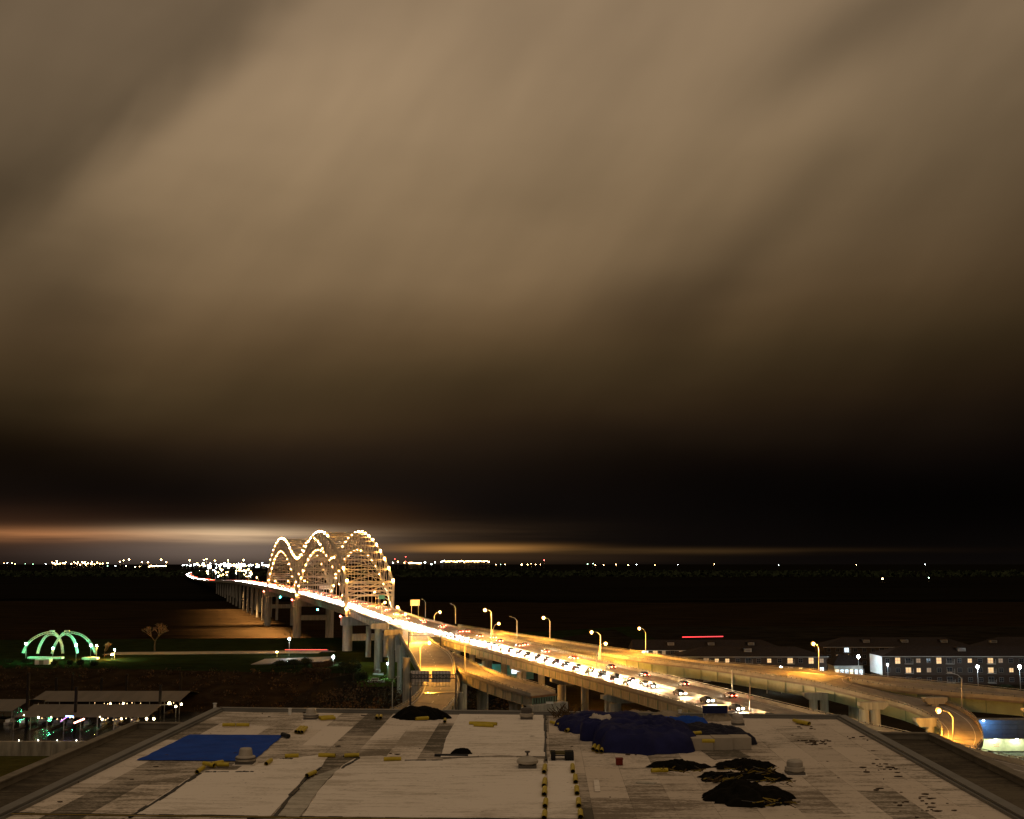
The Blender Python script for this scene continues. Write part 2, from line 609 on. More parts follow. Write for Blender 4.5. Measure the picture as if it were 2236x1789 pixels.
def strip(b, L, Rr, u0, u1, lift, i0=0, i1=None, mi=0):
    i1 = len(L) - 1 if i1 is None else i1
    vs = []
    for i in range(i0, i1 + 1):
        vs.append(across(L, Rr, i, u0) + Vector((0, 0, lift)))
        vs.append(across(L, Rr, i, u1) + Vector((0, 0, lift)))
    b.add(vs, [(2 * k, 2 * k + 1, 2 * k + 3, 2 * k + 2) for k in range(i1 - i0)], mi)


def parapet(parent, E, side, h=0.85, w=0.35, ratio_rail=True, m=None, skip=()):
    """concrete parapet with a steel rail on posts along an edge; side: list of outward unit vectors"""
    b = MB()
    n = len(E)
    for i in range(n - 1):
        a, c = E[i], E[i + 1]
        so, sc_ = side[i] * w, side[i + 1] * w
        up = Vector((0, 0, h))
        b.add([a, a - so, a - so + up, a + up, c, c - sc_, c - sc_ + up, c + up], [(0, 1, 2, 3), (4, 7, 6, 5), (0, 3, 7, 4), (1, 5, 6, 2), (3, 2, 6, 7), (0, 4, 5, 1)])
    b.build("parapet", m or concrete, parent)
    r = MB()
    zz = Vector((0, 0, h + 0.32))
    for i in range(n - 1):
        r.bar(E[i] - side[i] * w * .5 + zz, E[i + 1] - side[i + 1] * w * .5 + zz, 0.11)
    r.build("guard_rail", steel_tan, parent)
    L = 0.0
    posts = MB()
    for i in range(n - 1):
        seg = (E[i + 1] - E[i]).length
        while L < seg:
            q = E[i].lerp(E[i + 1], L / seg) - side[i] * w * .5
            posts.box((q.x, q.y, q.z + h + 0.17), (0.16, 0.16, 0.34))
            L += 2.6
        L -= seg
    o = posts.build("rail_post", dark_metal, parent)
    o["kind"] = "stuff"


def deck(root, L, Rr, girders=4, gd=2.3, gm=None, rails=(1, 1), slab=0.5, panels=6.2, surface=None, marks=(), edges=(0.06, 0.94), overhang=0.9, dash=3.0, lr=None, rr=None):
    n = len(L)
    side = []
    for i in range(n):
        v = (L[i] - Rr[i]); v.z = 0
        side.append(v.normalized())
    b = MB()
    for i in range(n - 1):
        q = [L[i], Rr[i], Rr[i + 1], L[i + 1]]
        d = Vector((0, 0, slab))
        b.add([x for x in q] + [x - d for x in q], [(0, 1, 2, 3), (7, 6, 5, 4), (0, 3, 7, 4), (1, 5, 6, 2)] + ([(0, 4, 5, 1)] if i == 0 else []) + ([(3, 2, 6, 7)] if i == n - 2 else []))
    b.build("deck_slab", surface or asphalt, root)
    l0, l1 = lr or (0, n); r0, r1 = rr or (0, n)
    if rails[0]:
        parapet(root, L[l0:l1], side[l0:l1])
    if rails[1]:
        parapet(root, Rr[r0:r1], [-s for s in side][r0:r1])
    # girders
    for g in range(girders):
        gb_ = MB()
        for i in range(n - 1):
            a0 = L[i] - side[i] * overhang; a1 = Rr[i] + side[i] * overhang
            c0 = L[i + 1] - side[i + 1] * overhang; c1 = Rr[i + 1] + side[i + 1] * overhang
            u = g / max(1, girders - 1)
            a, c = a0.lerp(a1, u), c0.lerp(c1, u)
            top, bot = Vector((0, 0, -slab)), Vector((0, 0, -slab - gd))
            w = side[i] * 0.14
            gb_.add([a + top - w, a + top + w, a + bot + w, a + bot - w, c + top - w, c + top + w, c + bot + w, c + bot - w],
                    [(0, 3, 7, 4), (1, 5, 6, 2), (3, 2, 6, 7), (0, 4, 5, 1), (0, 1, 2, 3), (4, 7, 6, 5)])
            f = side[i] * 0.42; f2 = side[i + 1] * 0.42; th = Vector((0, 0, 0.10))
            gb_.add([a + bot - f, a + bot + f, a + bot + f + th, a + bot - f + th, c + bot - f2, c + bot + f2, c + bot + f2 + th, c + bot - f2 + th],
                    [(0, 1, 5, 4), (1, 2, 6, 5), (2, 3, 7, 6), (3, 0, 4, 7), (0, 3, 2, 1), (4, 5, 6, 7)])
        gb_.build("girder", gm or steel_tan, root)
    # stiffeners that divide the outer girders into panels
    if panels:
        st = MB()
        acc = 0.0
        for i in range(n - 1):
            seg = (L[i + 1] - L[i]).length
            while acc < seg:
                u = acc / seg
                for E, sg in ((L, 1), (Rr, -1)):
                    q = E[i].lerp(E[i + 1], u) - side[i] * sg * (overhang - 0.28)
                    st.box((q.x, q.y, q.z - slab - gd / 2), (0.16, 0.16, gd - 0.12), math.atan2(side[i].y, side[i].x))
                acc += panels
            acc -= seg
        o = st.build("girder_stiffener", steel_green, root); o["kind"] = "stuff"
    # expansion joints across the slab
    jn = MB(); acc = 12.0
    for i in range(n - 1):
        seg = (L[i + 1] - L[i]).length
        while acc < seg:
            a_, c_ = L[i].lerp(L[i + 1], acc / seg), Rr[i].lerp(Rr[i + 1], acc / seg)
            jn.bar(a_ + Vector((0, 0, .005)), c_ + Vector((0, 0, .005)), .28, .03)
            acc += 24.0
        acc -= seg
    o = jn.build("deck_joint", dark_metal, root); o["kind"] = "stuff"
    # markings
    W = [(L[i] - Rr[i]).length for i in range(n)]
    wm_ = sum(W) / n
    e = MB()
    for k, u in enumerate(edges):
        strip(e, L, Rr, u, u + 0.16 / wm_, 0.015, mi=0)
    e.build("edge_line", paint_white, root)
    if marks:
        d = MB()
        acc = 0.0
        for i in range(n - 1):
            a, c = L[i].lerp(Rr[i], .5), L[i + 1].lerp(Rr[i + 1], .5)
            seg = (c - a).length
            pos = -acc
            while pos < seg:
                for u in marks:
                    s0, s1 = max(0, pos / seg), min(1, (pos + dash) / seg)
                    if s1 > 0 and s1 > s0:
                        p0, p1 = across(L, Rr, i, u), across(L, Rr, i + 1, u)
                        q0, q1 = p0.lerp(p1, s0), p0.lerp(p1, s1)
                        wv = side[i] * 0.09
                        z = Vector((0, 0, 0.016))
                        d.add([q0 - wv + z, q0 + wv + z, q1 + wv + z, q1 - wv + z], [(0, 1, 2, 3)])
                pos += dash * 4
            acc = (acc + seg) % (dash * 4)
        o = d.build("lane_dash", paint_white, root); o["kind"] = "stuff"
    return side


def bent(root, c, u, length, zt, zb, cols, r=1.0, foot=WG, w=2.0, taper=True, m=None):
    """pier of a cap beam on round columns: c centre of cap, u unit vector along the cap"""
    m = m or pier_concrete
    u = Vector(u); u.z = 0; u.normalize()
    v = Vector((-u.y, u.x, 0))
    h = length / 2
    prof = [(-h, zt), (h, zt), (h, zt - (zt - zb) * 0.45), (h * 0.66, zb), (-h * 0.66, zb), (-h, zt - (zt - zb) * 0.45)] if taper else [(-h, zt), (h, zt), (h, zb), (-h, zb)]
    b = MB()
    n = len(prof)
    C = Vector((c[0], c[1], 0))
    vs = [C + u * s + v * (w / 2) + Vector((0, 0, z)) for s, z in prof] + [C + u * s - v * (w / 2) + Vector((0, 0, z)) for s, z in prof]
    b.add(vs, [tuple(range(n)), tuple(range(2 * n - 1, n - 1, -1))] + [(i, n + i, n + (i + 1) % n, (i + 1) % n) for i in range(n)])
    cap = b.build("pier_cap", m, root)
    for s in cols:
        q = C + u * s
        MB().cyl(q, r, foot - 0.3, zb + 0.01, 20).build("pier_column", m, root, smooth=False)
    return cap


# --- axis of the main road and the arch bridge
AX = Vector((-0.2840, 0.9588, 0)).normalized()      # towards the far shore
RT = Vector((AX.y, -AX.x, 0))                       # to the right of it
P0 = Vector((-100.6, 740.0, 0))                     # near river pier, left truss plane


def zdeck(Y):
    tab = [(150, 30.4), (260, 31.0), (330, 31.5), (560, 31.9), (650, 34.4), (740, 36.8), (1003, 38.8), (1265, 39.6), (1500, 39.2), (1800, 38.0), (2300, 32), (2737, 25.5), (3824, 16), (5000, 14), (9000, 13)]
    for (a, za), (b_, zb_) in zip(tab, tab[1:]):
        if Y <= b_:
            s = (Y - a) / (b_ - a)
            return za + (zb_ - za) * s
    return 13.0


def axpt(Y, off, dz=0.0):
    """point of the road axis frame: at axis depth Y on the left line, off metres to the right"""
    s = (Y - P0.y) / AX.y
    q = P0 + AX * s + RT * off
    return Vector((q.x, q.y, zdeck(Y) + dz))


# arch bridge deck and the far approach
bridge = empty("arch_bridge", (P0.x, P0.y, 0), "long double arch steel truss bridge strung with amber lights over the river", "bridge")
BW = 27.0
Ys = [660 + 38.944 * i for i in range(19)]
deck(bridge, [axpt(y, 0) for y in Ys], [axpt(y, BW) for y in Ys], girders=4, gd=3.4, gm=steel_truss, panels=9, marks=(.2, .35, .65, .8), surface=asphalt)

# truss planes
SPAN = 274.0
TOPZ = [(0, 53.5), (15, 61), (30, 67), (45, 72), (60, 76.3), (75, 79.8), (90, 82.7), (105, 85), (121, 86.5), (137, 87), (152, 86.5), (168, 85.2), (184, 83), (200, 80), (213, 77), (228, 73.5), (244, 70.5), (259, 68.5), (274, 67.5)]


def interp(tab, s):
    for (a, za), (b_, zb_) in zip(tab, tab[1:]):
        if s <= b_:
            t_ = (s - a) / (b_ - a)
            t_ = max(0, t_)
            return za + (zb_ - za) * t_
    return tab[-1][1]


def arch_pts(span, plane):
    """panel points (bottom chord, top chord, deck) of one truss plane; span 0 near, 1 far"""
    out = []
    NP = 18
    for k in range(NP + 1):
        s = SPAN * k / NP
        ss = s if span == 0 else SPAN - s      # the far span mirrors the near one
        Yl = P0.y + AX.y * (s + span * SPAN)
        q = P0 + AX * (s + span * SPAN) + RT * (BW * plane + (0.9 if plane else -0.9))
        zd = zdeck(Yl)
        zb_ = zd + 0.5 + 36.5 * (1 - ((s - SPAN / 2) / (SPAN / 2)) ** 2)
        zt_ = interp(TOPZ, ss) + (0.5 if span else 0)
        zt_ = max(zt_, zb_ + 6)
        out.append((Vector((q.x, q.y, zb_)), Vector((q.x, q.y, zt_)), Vector((q.x, q.y, zd))))
    return out


planes = {(sp, pl): arch_pts(sp, pl) for sp in (0, 1) for pl in (0, 1)}
for key, pts in planes.items():
    tc_, bc_ = MB(), MB()
    for (b0, t0, d0), (b1, t1, d1) in zip(pts, pts[1:]):
        tc_.bar(t0, t1, 1.2, 1.3)
        bc_.bar(b0, b1, 1.3, 1.5)
    tc_.build("top_chord", steel_truss, bridge)
    bc_.build("bottom_chord", steel_truss, bridge)
    for i, (b0, t0, d0) in enumerate(pts):
        MB().bar(b0, t0, 0.55).build("truss_post", steel_truss, bridge)
        if i < len(pts) - 1:
            b1, t1, _ = pts[i + 1]
            (MB().bar(b0, t1, 0.45) if i < 9 else MB().bar(t0, b1, 0.45)).build("truss_diagonal", steel_truss, bridge)
        if b0.z - d0.z > 3:
            MB().bar(b0, d0, 0.28).build("hanger", steel_truss, bridge)
for sp in (0, 1):
    A, B = planes[(sp, 0)], planes[(sp, 1)]
    for i in range(len(A)):
        MB().bar(A[i][1], B[i][1], 0.45, 0.6).build("top_strut", steel_truss, bridge)
        if A[i][0].z - A[i][2].z > 8:
            MB().bar(A[i][0], B[i][0], 0.5, 0.6).build("bottom_strut", steel_truss, bridge)
        if i < len(A) - 1:
            x = MB(); mid = (A[i][1] + B[i + 1][1]) / 2
            x.bar(A[i][1], B[i + 1][1], 0.28); x.bar(B[i][1] + Vector((0, 0, .02)), A[i + 1][1], 0.28)
            x.build("lateral_brace", steel_truss, bridge)
            if A[i][0].z - A[i][2].z > 8:
                x = MB(); x.bar(A[i][0], B[i + 1][0], 0.28); x.bar(B[i][0], A[i + 1][0], 0.28)
                x.build("lateral_brace", steel_truss, bridge)
        # sway frame across each panel: K bracing between chords
        m_t = (A[i][1] + B[i][1]) / 2
        x = MB()
        for q in (A[i][0], B[i][0]):
            if q.z - A[i][2].z > 8:
                x.bar(q, m_t, 0.28)
        if x.v:
            x.build("sway_brace", steel_truss, bridge)
# portals over the three river piers
for s in (0, SPAN, 2 * SPAN):
    a = P0 + AX * s - RT * 0.9; b_ = P0 + AX * s + RT * (BW + 0.9)
    zd = zdeck(a.y); ztop = {0: 53.5, SPAN: 67.5, 2 * SPAN: 54.0}[s]
    for q in (a, b_):
        MB().bar((q.x, q.y, zd - 6), (q.x, q.y, ztop), 1.5).build("portal_post", steel_truss, bridge)
    zs = [zd + 8.6] + [zd + 8.6 + (ztop - zd - 8.6) * k / 3 for k in (1, 2, 3)]
    for k, z in enumerate(zs):
        MB().bar((a.x, a.y, z), (b_.x, b_.y, z), 0.9, 1.0).build("portal_strut", steel_truss, bridge)
        if k:
            z0 = zs[k - 1]
            x = MB()
            for j in range(2):
                p_, q_ = a.lerp(b_, j / 2), a.lerp(b_, (j + 1) / 2); mm_ = (p_ + q_) / 2
                x.bar((p_.x, p_.y, z0), (mm_.x, mm_.y, z), 0.5); x.bar((mm_.x, mm_.y, z), (q_.x, q_.y, z0), 0.5)
            x.build("portal_brace", steel_truss, bridge)
    # curved bracket under the lowest strut
    x = MB()
    prev = None
    for k in range(13):
        u = k / 12
        q = a.lerp(b_, u)
        z = zd + 8.2 - 5.0 * abs(2 * u - 1) ** 3
        cur = Vector((q.x, q.y, z))
        if prev is not None:
            x.bar(prev, cur, 0.55)
        prev = cur
    x.build("portal_arch", steel_truss, bridge)
# river piers of the arch spans
for s, r in ((0, 3.0), (SPAN, 3.4), (2 * SPAN, 3.4)):
    a = P0 + AX * s; b_ = P0 + AX * s + RT * BW
    zd = zdeck(a.y)
    c = (a + b_) / 2
    bent(bridge, c, RT, BW + 8, zd - 4.2, zd - 9.5, (-BW / 2, BW / 2), r=r, foot=-1, w=6.5, taper=False)
    x = MB().bar((a.x, a.y, 20), (b_.x, b_.y, 20), 3.0, 4.0)
    x.build("pier_web", pier_concrete, bridge)
# amber bulbs along the chords
bulb_mat = glow("amber_bulb", (1.0, 0.46, 0.10), 1000)
bulb_mesh = None
nb = 0
for key, pts in planes.items():
    for ch in (1, 0):
        for i in range(len(pts) - 1):
            if ch == 1 and key == (0, 0) and 2 <= i <= 5:
                continue
            for half in (0,):
                q = pts[i][ch].lerp(pts[i + 1][ch], half) + Vector((0, -0.9, 1.0 if ch else -0.2))
                if ch == 0 and key[1] == 1 and q.z - pts[i][2].z < 6:
                    continue
                if bulb_mesh is None:
                    o = MB().ball(q, 0.48).ball(q + Vector((0, .75, 0)), .8, mi=1).build("light_bulb", [bulb_mat, glow("amber_halo", (1.0, .42, .08), 7.0)], bridge)  # the larger ball is a glowing shell imitating a halo behind the bulb
                    bulb_mesh = o.data; bulb_base = q
                else:
                    o = bpy.data.objects.new("light_bulb", bulb_mesh)
                    COL.objects.link(o); o.parent = bridge
                    o.location = q - bulb_base
                nb += 1
# spot lights added along the upstream rail to brighten the water beside the bridge
for k, Yk in enumerate((930, 962, 1040, 1075, 1110, 1145, 1180, 1215, 1310, 1350, 1390, 1440, 1490, 1550, 1620, 1690)):
    pass
    q = axpt(Yk, -5.2, 4.0)
    lamp_light("added_river_light", bridge, q, 1700000 * (1 if k < 9 else .7), (1.0, .56, .20), .6, 104, (-RT * .30 + Vector((0, 0, -.95))))
    x = MB().bar(axpt(Yk, -.4, .8), q, .2); x.box(q + Vector((0, 0, .3)), (1.0, .6, .3)); x.build("added_light_bracket", pole_metal, bridge)
# navigation lights: red on the piers, green under mid-span
nav_r, nav_g = glow("red_signal", (1, .08, .05), 120), glow("green_signal", (.05, .9, .6), 160)
for s, m_ in ((0, nav_r), (SPAN, nav_r), (2 * SPAN, nav_r), (SPAN * .5, nav_g), (SPAN * 1.5, nav_g)):
    q = P0 + AX * s - RT * 4.6
    z = zdeck(q.y) - (6.0 if m_ is nav_g else 4.0)
    if m_ is nav_g:
        q = P0 + AX * s - RT * .8
    x = MB().ball((q.x, q.y, z), 0.5); x.build("navigation_light", m_, bridge)
# welcome sign and green sign hung on the portals
def flat_sign(parent, name, c, u, w, h, m_face, text=None, tcol=None, ts=1.0, border=None):
    u = Vector(u).normalized(); n_ = Vector((u.y, -u.x, 0))
    c = Vector(c)
    M = Matrix((u, n_, Vector((0, 0, 1)))).transposed()
    o = MB().box(c, (w, 0.14, h), M=M).build(name, m_face, parent)
    if border:
        MB().box(c + n_ * 0.09 + Vector((0, 0, h * .40)), (w * .92, 0.05, h * .05), M=M).build("sign_stripe", border, parent)
    if text:
        cu = bpy.data.curves.new("lettering", "FONT")
        cu.body = text; cu.size = ts; cu.align_x = "CENTER"; cu.align_y = "CENTER"; cu.extrude = 0.01
        to = bpy.data.objects.new("lettering", cu)
        me = bpy.data.meshes.new_from_object(to)
        bpy.data.objects.remove(to)
        me.materials.append(tcol)
        oo = bpy.data.objects.new("lettering", me)
        COL.objects.link(oo); oo.parent = parent
        base = ORIGIN[parent.name]
        MM = Matrix((u, Vector((0, 0, 1)), n_)).transposed()
        oo.matrix_local = Matrix.Translation(c + n_ * 0.12 - base) @ MM.to_4x4()
    return o


c0 = P0 + AX * (SPAN - 2.2) + RT * 22.5
flat_sign(bridge, "name_sign", (c0.x, c0.y, zdeck(c0.y) + 6.2), RT, 9.6, 3.4, mat("sign_white", (0.85, 0.84, 0.8), .5, var=.05), "Arkansas", mat("sign_gold", (0.62, 0.42, 0.10), .5, var=.1), 1.9, mat("sign_navy", (0.08, 0.08, 0.25), .5, var=.1))
c0 = P0 + AX * -2.2 + RT * 20.5
flat_sign(bridge, "guide_sign", (c0.x, c0.y, zdeck(c0.y) + 7.4), RT, 3.6, 2.4, mat("sign_green", (0.05, 0.28, 0.20), .4, var=.1))

# far approach viaduct running down to the plain
appr = empty("approach_viaduct", (-260, 1400, 0), "low viaduct carrying the bridge road down onto the far plain", "viaduct")
Yf = [1361 + 60 * i for i in range(20)] + [2700, 3000, 3400, 3824, 4400, 5200, 6400, 8500]
Lf = [axpt(y, 0) for y in Yf]
def bend(q):
    k = max(0, q.y - 4200) / 4800
    return Vector((q.x + 250 * k * k, q.y, q.z))
Lf = [bend(q) for q in Lf]
Rf = [bend(axpt(y, BW)) for y in Yf]
deck(appr, Lf, Rf, girders=2, gd=2.4, panels=0, marks=())
for y in range(1310 + 75, 2500, 75):
    q = axpt(y, BW / 2)
    bent(appr, q, RT, BW - 2, q.z - 2.9, q.z - 5.0, (-8, 8), r=1.4, foot=0)

# --- main viaduct on the near shore
main = empty("highway_viaduct", (0, 400, WG), "wide main highway viaduct full of bright traffic between the bridge and the near shore", "viaduct")
ys = [150, 180, 210, 240, 270, 300, 330, 360, 400, 440, 480, 520, 560, 600, 639.5]
def offL(Y): return 8.0 if Y <= 557 else 8.0 - 8.0 * min(1, (Y - 557) / 103)
def offR(Y):
    tab = [(150, 30.0), (290, 30.0), (400, 31.5), (480, 33.5), (560, 31.5), (660, 27.0)]
    return interp(tab, max(150, Y))
ys = [150 + 509.8 * i / 36 for i in range(37)]
ML = [axpt(y, offL(y)) for y in ys]
MR = [axpt(y, offR(y)) for y in ys]
deck(main, ML, MR, girders=5, gd=2.4, marks=(.22, .36, .66, .80), lr=(0, 29))
med = MB()
for i in range(len(ML) - 1):
    a, c = across(ML, MR, i, .51), across(ML, MR, i + 1, .51)
    med.bar(a + Vector((0, 0, .4)), c + Vector((0, 0, .4)), .35, .8)
med.build("median_barrier", concrete, main)
# piers: first the caps seen in full between the roof and the deck
for (px, Y, zt, zb, ln, cols, r) in ((1154, 338, None, None, 25, (-8.5, 7.0), 1.75), (1297, 297, None, None, 24, (-8, -2.2, 7), 1.15), (1388, 275, None, None, 24, (-8.3, -2.4, 7), 1.4)):
    Lp = axpt(Y, offL(Y)); Rp = axpt(Y, offR(Y))
    c = (Lp + Rp) / 2
    bent(main, c, RT, ln, c.z - 3.05, c.z - 5.4, cols, r=r)
for Y in (385, 430, 478, 525, 575, 612):
    c = (axpt(Y, offL(Y)) + axpt(Y, offR(Y))) / 2
    bent(main, c, RT, 23, c.z - 3.05, c.z - 5.2, (-8, 0, 8), r=1.2)
for Y in (655, 690):
    c = axpt(Y, 14)
    bent(main, c, RT, 27, c.z - 4.05, c.z - 6.2, (-10, 0, 10), r=1.5)

# --- ramp A: peels off to the left and drops in an S behind the roof
rampa = empty("exit_ramp", (-30, 400, WG), "amber lit exit ramp curving down behind the roof edge, centre left of the highway", "ramp")
RA_L = resample([axpt(660, -.3)] + P((837, 1358, 31), (857, 1369, 32.2), (870, 1384, 32.8), (886, 1413, 33.2), (912, 1460, 33.6), (923, 1489, 34.5), (921, 1506, 35), (910, 1522, 35.5), (891, 1538, 36), (866, 1552, 36.5), (820, 1570, 37)), 60)
RA_R = resample([axpt(yy, offL(yy) + .3, -.01) for yy in (660, 635, 610, 585, 559)] + P((943, 1402, 33.4), (985, 1431, 33.5), (996, 1475, 34.2), (1003, 1496, 34.8), (1000, 1520, 35.4), (974, 1553, 36.4), (940, 1580, 37)), 60)
deck(rampa, RA_L, RA_R, girders=3, gd=2.3, marks=(.5,), gm=steel_tan, dash=3.0, rr=(18, 60))
ja, jb = P((925, 1514.5, 35.16), (994, 1512.5, 35.16))
jt = MB().bar(ja + Vector((0, 0, .04)), jb + Vector((0, 0, .04)), 1.4, 0.06)
jt.build("expansion_joint", mat("joint_steel", (0.8, 0.7, 0.5), 0.22, metal=0.9, var=0.1), rampa)
for (x0, x1, yt, yb, Y, cap) in ((818, 832, 1373, 1442, 590, 1), (868, 879, 1410, 1472, 500, 0), (880, 896, 1436, 1499, 430, 0), (899, 921, 1488, 1560, 345, 0), (848, 862, 1387, 1440, 560, 1), (1000, 1012, 1512, 1560, 330, 0)):
    a, b_ = at(x0, yt, Y=Y), at(x1, yt, Y=Y)
    c = (a + b_) / 2; r = (b_.x - a.x) / 2
    MB().cyl(c, r, WG - .3, c.z, 20).build("pier_column", pier_concrete, rampa)
    if cap:
        MB().box((c.x + 1, c.y, c.z + 1.2), (8.5, 2.6, 2.6)).build("pier_cap", pier_concrete, rampa)

# --- ramp C: unfinished stub that ends in open steel girders
stub = empty("ramp_stub", (0, 360, WG), "unfinished ramp stub ending in exposed green steel girders above a concrete cap", "ramp")
C_R = resample(P((987, 1430, 33.6), (1038, 1454, 34), (1097, 1479, 34.6), (1172, 1499, 35.2), (1213, 1514, 35.6)), 30)
C_L = resample(P((997, 1462, 34.0), (1018, 1473, 34), (1077, 1495, 34.8), (1124, 1510, 35.2), (1158, 1520, 35.6)), 30)
deck(stub, C_L, C_R, girders=5, gd=2.6, marks=(), gm=steel_tan)
ea, eb = C_L[-1], C_R[-1]
fwd = (C_L[-1] - C_L[-2]).normalized()
for k in range(10):
    q = ea.lerp(eb, (k + .5) / 10) + fwd * 0.6
    MB().bar(q + Vector((0, 0, -0.55)), q + Vector((0, 0, -2.2)), 0.35, 0.5).build("girder_end", steel_green, stub)
MB().bar(ea + fwd * .5 + Vector((0, 0, -.3)), eb + fwd * .5 + Vector((0, 0, -.3)), 0.5, 0.5).build("end_beam", mat("rust_steel", (0.25, 0.13, 0.06), .7, var=.3), stub)
u_ = (eb - ea); u_.z = 0; u_.normalize()
cc = (ea + eb) / 2 + fwd * 1.2 + u_ * .8
bent(stub, cc, u_, 13.5, CAMZ - 37.9, CAMZ - 40.8, (-4.0, 2.5), r=1.2, w=2.6, taper=False)
MB().box((cc.x + .6, cc.y - .3, CAMZ - 37.7), (2.0, .9, .5)).build("bearing_block", white_paint, stub)
dq = (C_L[0] + RA_R[36]) / 2
MB().box((C_L[0].x - 1.0, C_L[0].y - 1.5, C_L[0].z - 1.8), (4.6, 1.4, 3.4)).build("end_diaphragm", mat("black_steel", (0.012, 0.012, 0.010), .8), stub)
for k in (5, 14, 23):
    c = (C_L[k] + C_R[k]) / 2
    uu = (C_R[k] - C_L[k]); uu.z = 0
    bent(stub, c, uu, 9.0, c.z - 3.25, c.z - 4.9, (0.0,), r=1.75)

# --- ramp B: upper ramp on the right, then its two branches
rampb = empty("flyover_ramp", (50, 400, WG), "curving flyover ramp with pale green girders leaving the highway towards the apartments", "ramp")
B_R = resample(P((1000, 1368, 33.4), (1080, 1381, 33.4), (1180, 1396, 33.4), (1308, 1416, 33), (1409, 1430, 33), (1501, 1445, 33), (1624, 1457, 32.6), (1740, 1466, 32.3), (1850, 1477, 32.2)), 50)
B_L = resample(P((985, 1372, 33.42), (1060, 1387, 33.42), (1140, 1403, 33.42), (1218, 1417, 33.4), (1325, 1433, 33.2), (1421, 1447, 33), (1542, 1461, 32.8), (1700, 1484, 32.6), (1778, 1496, 32.4)), 50)
deck(rampb, B_L, B_R, girders=3, gd=3.0, gm=mat("pale_green_steel", (0.30, 0.36, 0.24), .55, var=.2, scale=.3), marks=(.5,), panels=9)
pgs = MATS["pale_green_steel"]
b1 = empty("through_ramp", (110, 300, WG), "upper branch of the flyover running on towards the right edge", "ramp")
B1_R = resample(P((1850, 1477, 32.2), (1920, 1484, 32.1), (1999, 1492, 32), (2120, 1504, 32), (2236, 1517, 32), (2400, 1534, 32)), 30)
B1_L = resample(P((1862, 1491, 32.3), (1944, 1505, 32.2), (2010, 1512.5, 32.2), (2120, 1522.5, 32.2), (2236, 1532, 32.2), (2400, 1550, 32.2)), 30)
deck(b1, B1_L, B1_R, girders=3, gd=3.0, gm=pgs, marks=(), panels=9)
b2 = empty("loop_ramp", (95, 280, WG), "amber lit loop ramp turning tightly downwards beside the roof corner", "ramp")
B2_L = resample(P((1778, 1496, 32.4), (1889, 1524, 33.5), (1972, 1546, 34.5), (2027, 1569, 35.5), (2052, 1589, 36.2), (2056, 1604, 36.8), (2052, 1625, 37.4), (2035, 1650, 38)), 50)
B2_R = resample(P((1852, 1478, 32.22), (1861, 1491, 32.4), (2010, 1522, 33.5), (2082, 1545, 34.5), (2124, 1569, 35.5), (2144, 1596, 36.5), (2147, 1619, 37.2), (2135, 1640, 37.8), (2100, 1672, 38.5)), 50)
deck(b2, B2_L, B2_R, girders=3, gd=2.6, gm=pgs, marks=(), panels=9, edges=(.16, .80), rr=(6, 50))
for (x0, x1, yt, yb, cols, Y, root) in ((1753, 1822, 1513, 1528, ((1766, 1785), (1791, 1809)), 322, rampb), (1874, 1937, 1533, 1549, ((1875, 1896), (1900, 1922)), 292, b2),
                                  (1845, 1880, 1512, 1522, ((1852, 1873),), 330, b2), (1995, 2046, 1567, 1586, ((2021, 2040),), 276, b2), (2015, 2066, 1523, 1537, ((2030, 2050),), 296, b1), (2232, 2290, 1546, 1560, ((2236, 2262),), 272, b1)):
    a, b_ = at(x0, yt, Y=Y), at(x1, yt, Y=Y); zb = at(x0, yb, Y=Y).z
    c = (a + b_) / 2
    offs = []
    for (p_, q_) in cols:
        m0, m1 = at(p_, yb, Y=Y), at(q_, yb, Y=Y)
        offs.append((m0.x + m1.x) / 2 - c.x); r = (m1.x - m0.x) / 2
    bent(root, c, (1, 0.12, 0), (b_.x - a.x) / .99, a.z, zb, offs, r=r)

# ------------------------------------------------------------------ sign gantries
def gantry(px0, px1, pyb0, pyb1, D, ytruss, boards, label):
    a, b_ = at(px0, pyb0, z=CAMZ - D), at(px1, pyb1, z=CAMZ - D)
    Y = (a.y + b_.y) / 2
    a.y = b_.y = Y
    g = empty("sign_gantry", (a.x, a.y, a.z), label, "sign gantry")
    z0, z1 = zat(ytruss[1], Y), zat(ytruss[0], Y)
    for q in (a, b_):
        MB().bar((q.x, q.y, q.z - 1.5), (q.x, q.y, z1 + .5), 0.45).build("gantry_post", dark_metal, g)
    tr = MB()
    for dy in (0, 1.0):
        for z in (z0, z1):
            tr.bar((a.x, Y + dy, z), (b_.x, Y + dy, z), 0.16)
    n = 14
    for k in range(n):
        x0, x1 = a.x + (b_.x - a.x) * k / n, a.x + (b_.x - a.x) * (k + 1) / n
        tr.bar((x0, Y, z0 if k % 2 else z1), (x1, Y, z1 if k % 2 else z0), 0.1)
        tr.bar((x0, Y, z0), (x0, Y + 1, z0), 0.1)
        tr.bar((x0, Y + 1, z0), (x0, Y + 1, z1), 0.1)
    tr.build("gantry_truss", dark_metal, g)
    for (x0, x1, y0, y1) in boards:
        s0, s1 = at(x0, y0, Y=Y + 1.4), at(x1, y1, Y=Y + 1.4)
        MB().box(((s0.x + s1.x) / 2, Y + 1.4, (s0.z + s1.z) / 2), (s1.x - s0.x, 0.12, s0.z - s1.z)).build("sign_board", mat("sign_back", (0.85, 0.76, 0.72), .6, var=.2, scale=2), g)
        for k in range(6):
            x = s0.x + (s1.x - s0.x) * (k + .5) / 6
            MB().bar((x, Y + 1.22, s1.z - .9), (x, Y + 1.22, s0.z), 0.09).build("sign_bracket", dark_metal, g)
        MB().bar((s0.x, Y + .8, s1.z - .95), (s1.x, Y + .8, s1.z - .95), 0.12).build("catwalk_rail", dark_metal, g)
    return g


